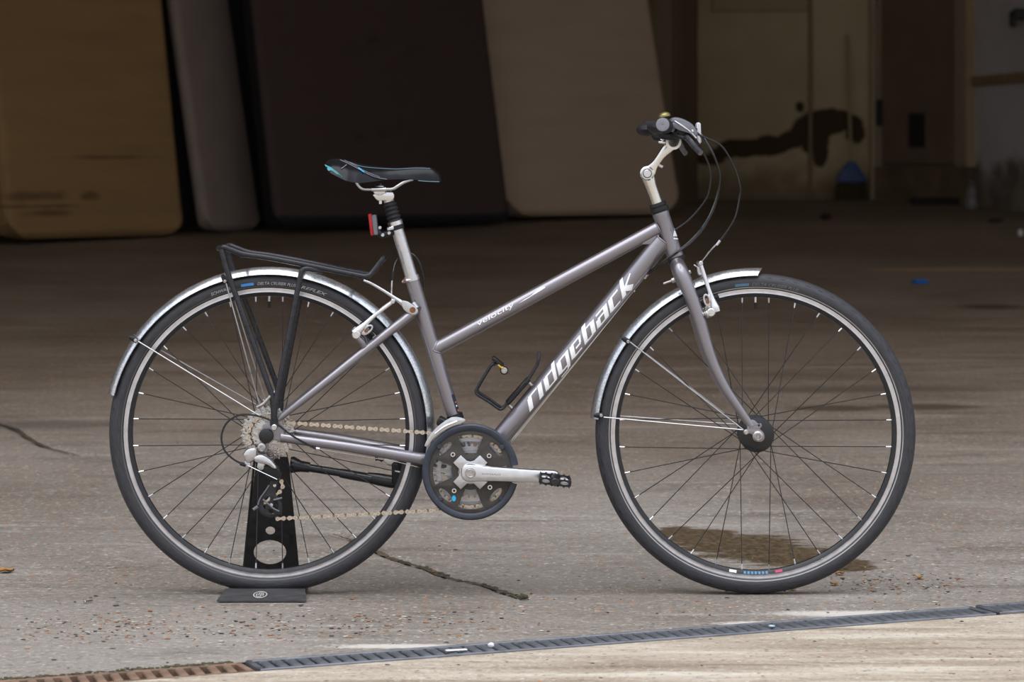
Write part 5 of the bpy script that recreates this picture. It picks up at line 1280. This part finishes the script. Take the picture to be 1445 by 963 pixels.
for a in np.linspace(240, 78, 16): path.append(Vector((REAR.x+rr*math.cos(d2(a)), -.049, REAR.z+rr*math.sin(d2(a)))))
path[-1].z += .0
U0 = p(407, 597.2, -.06); U0.y = -.052; U1 = p(606, 611.5, -.06)
path = [q for q in path if q.x < U0.x-.004]+[U0]
rc = R(50)
for a in np.linspace(97, -98, 26): path.append(Vector((cx+rc*math.cos(d2(a)), -.060, cz+rc*math.sin(d2(a)))))
lo = p(391, 732.3, -.073); path += [p(600, 721.2, -.063), lo]
q = p(383.5, 712.5, -.073)
for a in np.linspace(-75, -180, 8): path.append(Vector((q.x+R(14.6)*math.cos(d2(a)), -.073, q.z+R(14.6)*math.sin(d2(a)))))
q2_ = p(388, 685, -.073); path += [Vector((q2_.x+R(12)*math.cos(d2(a)), -.072, q2_.z+R(12)*math.sin(d2(a)))) for a in (-60, 0, 60, 110)]
path += [Vector((REAR.x+rr*math.cos(d2(a)), -.056, REAR.z+rr*math.sin(d2(a)))) for a in (-100, -119)]
co_ = chain(path).obj('chain', M_chain, BIKE, kind='stuff', label='oily tan-grey roller chain')
for m_ in (mat('dark_inner_plate', (.20, .17, .14), .45, .6, .3, 300), M_worn): co_.data.materials.append(m_)
if len(co_.data.polygons) == len(mi_): co_.data.polygons.foreach_set('material_index', mi_)
else: print('chain material count', len(co_.data.polygons), len(mi_))
# ---- bottle cage
bc = MB()
W_ = [(699.5, 514), (696, 513), (690, 519), (673.5, 546.5), (672, 552), (675, 556.5), (690, 566), (702, 574.5), (707, 576.5), (712, 573), (715, 567)]
for s, dx in ((-1, 0), (1, 2.0)):
    bc.tube(cr([Vector((p(a+dx, b_).x, s*.024, p(a+dx, b_).z)) for a, b_ in W_], 5), R(2.1), 10)
bc.tube(cr([p(742, 541, -.02), p(748, 532, -.02), p(757, 517, -.02), p(760, 508, -.02), p(761, 498, -.016)], 5), R(2.3), 10)
bc.tube(cr([p(742, 541, .02), p(748, 532, .02), p(757, 517, .02), p(760, 508, .02), p(761, 498, .016)], 5), R(2.3), 10); bc.tube([p(761, 498, -.016), p(761, 498, .016)], R(2.2), 8)
BC = part(bc, 'bottle_cage', M_gun, label='black wire bottle cage on the down tube')
mb = MB(); A, B = p(715, 570), p(747, 534); d = (B-A).normalized(); mid = (A+B)/2; ry = Matrix.Rotation(-math.atan2(d.z, d.x), 3, 'Y'); mb.bbox(mid, ((B-A).length, .034, R(7)), .003, ry); mb.obj('base_plate', M_black, BC)
for q in ((720, 574), (748, 542)): MB().disc(p(*q, -.006), R(2.8), .012, (1, 0, -1.1), 10).obj('cage_bolt', M_worn, BC)
mb = MB(); mb.bbox(p(702.5, 510.5, -.012), (.030, .05, .008), .002, Matrix.Rotation(.68, 3, 'Y')); mb.tube([p(711.5, 523, -.03), p(711.5, 523, .03)], R(6), 18); mb.obj('buckle', M_black, BC)
mb = MB(); mb.bbox(p(706.5, 516.8, -.030), (.013, .014, .0055), .001, Matrix.Rotation(.68, 3, 'Y')); mb.obj('buckle_tab', M_yellow, BC); MB().disc(p(711.5, 523.3, -.0325), R(4.4), .004).obj('buckle_disc', M_worn, BC)
# ---- kickstand
ks = MB(); ky = .062
ks.tube([p(410, 656, ky), p(413, 656.2, ky), p(424, 658.5, ky), p(437, 660.2, ky)], [R(11), R(12), R(8.2), R(7.2)], 18); ks.tube([p(432, 660, ky), p(524, 674.5, ky)], R(5.6), 16); ks.tube([p(480, 668, ky), p(486, 669, ky), p(524, 676, ky)], [R(6.4), R(6.8), R(7)], 16)
ks.tube(cr([p(518, 674, ky), p(535, 677, ky), p(552, 680, ky*.9), p(564, 681, ky*.8)], 4), [R(7.4), R(9), R(9.4), R(8.5)], 16, flat=.7)
KS = part(ks, 'kickstand', M_gloss, label='black kickstand folded up along the chain stay')
mb = MB(); mb.bbox(p(562, 668, .045), (.028, .03, .05), .005); mb.bbox(p(567, 640, .02), (.03, .06, .012), .003); mb.tube([p(567, 640, .02), p(567, 668, .03)], .006, 8); mb.obj('mounting_clamp', M_black, KS)
# ------------------------------------------------------------------ display stand under the rear wheel
BO = fl(372, 842); STD = empty('bike_stand', (p(380, 838).x, 0, 0), 'black steel display stand with oval cut-outs under the rear wheel', 'bike stand')
# base: sheet sloping up from the front lip to the tyre
yF, yBk = -.112, -.030
a0, a1 = fl(306, 850), fl(432.5, 850); b0, b1 = p(318, 831, yBk), p(430.5, 831, yBk)
yF = a0.y
mb = MB(); th = .0028
V = [Vector((a0.x, yF, .004)), Vector((a1.x, yF, .004)), Vector((b1.x, yBk, b1.z)), Vector((b0.x, yBk, b0.z))]
V += [v-Vector((0, 0, th)) for v in V]; V[4].z = V[5].z = .0004
mb.add(V, [(0, 1, 2, 3), (7, 6, 5, 4), (0, 4, 5, 1), (1, 5, 6, 2), (2, 6, 7, 3), (3, 7, 4, 0)])
mb.obj('base_plate', M_standbase, STD, smooth=False)
# raised side feet joining the front sheet to the rear one
mb = MB(); xl0, xr0 = b0.x, b1.x
mb.box(((xl0+.008), (yBk+.16)/2-.004, .0035), (.014, .19, .006)); mb.box(((xr0-.008), (yBk+.16)/2-.004, .0035), (.014, .19, .006)); mb.box(((xl0+xr0)/2, .155, .0035), (xr0-xl0, .03, .006)); mb.box((xl0+.008, yBk-.004, .008), (.014, .010, .014)); mb.box((xr0-.008, yBk-.004, .008), (.014, .010, .014)); mb.obj('side_foot', M_standbase, STD, smooth=False)
# upright plate leaning in to the hub from the far side
yb0, yb1 = .165, .075
def up_(px, py):
    for _ in range(6):
        z = 0
        y = yb0
    y = yb0
    for _ in range(8):
        v = p(px, py, y); y = yb0+(yb1-yb0)*min(1.2, max(-.1, v.z/.30))
    return p(px, py, y)
zt_ = up_(388, 645).z
out = [(341, 818), (344, 800), (361, 655), (364, 645), (405, 645), (408, 655), (422, 800), (424.5, 818)]
def proj_outline(l): 
    r_ = []
    for q in l:
        v = up_(*q); r_.append((v.x, v.z))
    return r_
hole = [(381+23*math.cos(2*PI*i/28), 779.5+17*math.sin(2*PI*i/28)) for i in range(28)]; hole2 = [(381.5+6.8*math.cos(2*PI*i/16), 749+5.6*math.sin(2*PI*i/16)) for i in range(16)]
pl_ = plate([proj_outline(out), proj_outline(hole), proj_outline(hole2)], 0, .004, .0006)
for v in pl_.v: v.y += yb0+(yb1-yb0)*min(1.2, max(-.1, v.z/.30))
zmn = min(v.z for v in pl_.v); 
for v in pl_.v:
    if v.z < .012: v.z = max(.004, v.z)
pl_.obj('upright_plate', M_stand, STD, smooth=False)
fl_ = MB()
for sx_ in (-1, 1):
    q0 = up_(381+sx_*38, 812); q1 = up_(381+sx_*22, 648); fl_.tube([q0+Vector((0, .004, 0)), q1+Vector((0, .004, 0))], .003, 6)
q0 = up_(381, 820); fl_.box((q0.x, .160, .014), (.12, .004, .024)); fl_.obj('folded_edge', M_stand, STD)
# logo on the base
lc = fl(370, 841); sl = (V[3].z-V[0].z)/(yBk-yF); zl = .004+sl*(lc.y-yF)
def base_pt(x, y): return Vector((x, y, .0044+sl*(y-yF)))
t = MB(); rx, ry = R(10)*.98, .0245; cyl = yF+(yBk-yF)*.46
def oval(k0, k1, n=32):
    V = []; F = []
    for i in range(n+1):
        a = 2*PI*i/n
        for k in (k0, k1): V.append(base_pt(lc.x+rx*k*math.cos(a), cyl+ry*k*math.sin(a)))
        if i: F.append((2*i-2, 2*i-1, 2*i+1, 2*i))
    t.add(V, F)
oval(.84, 1.0)
for i in range(-3, 4):
    y = i*.0062; w = rx*.62*math.sqrt(max(.05, 1-(y/(ry*.9))**2))
    for j in range(4): 
        if random.random() < .8:
            x0 = -w+2*w*j/4; x1 = x0+2*w/4*.7; t.add([base_pt(lc.x+x0, cyl+y-.0022), base_pt(lc.x+x1, cyl+y-.0022), base_pt(lc.x+x1, cyl+y+.0022), base_pt(lc.x+x0, cyl+y+.0022)], [(0, 1, 2, 3)])
t.obj('round_logo', mat('worn_pale_print', (.5, .46, .43), .6, 0, .2, 200), STD, smooth=False)
bpy.context.view_layer.update()
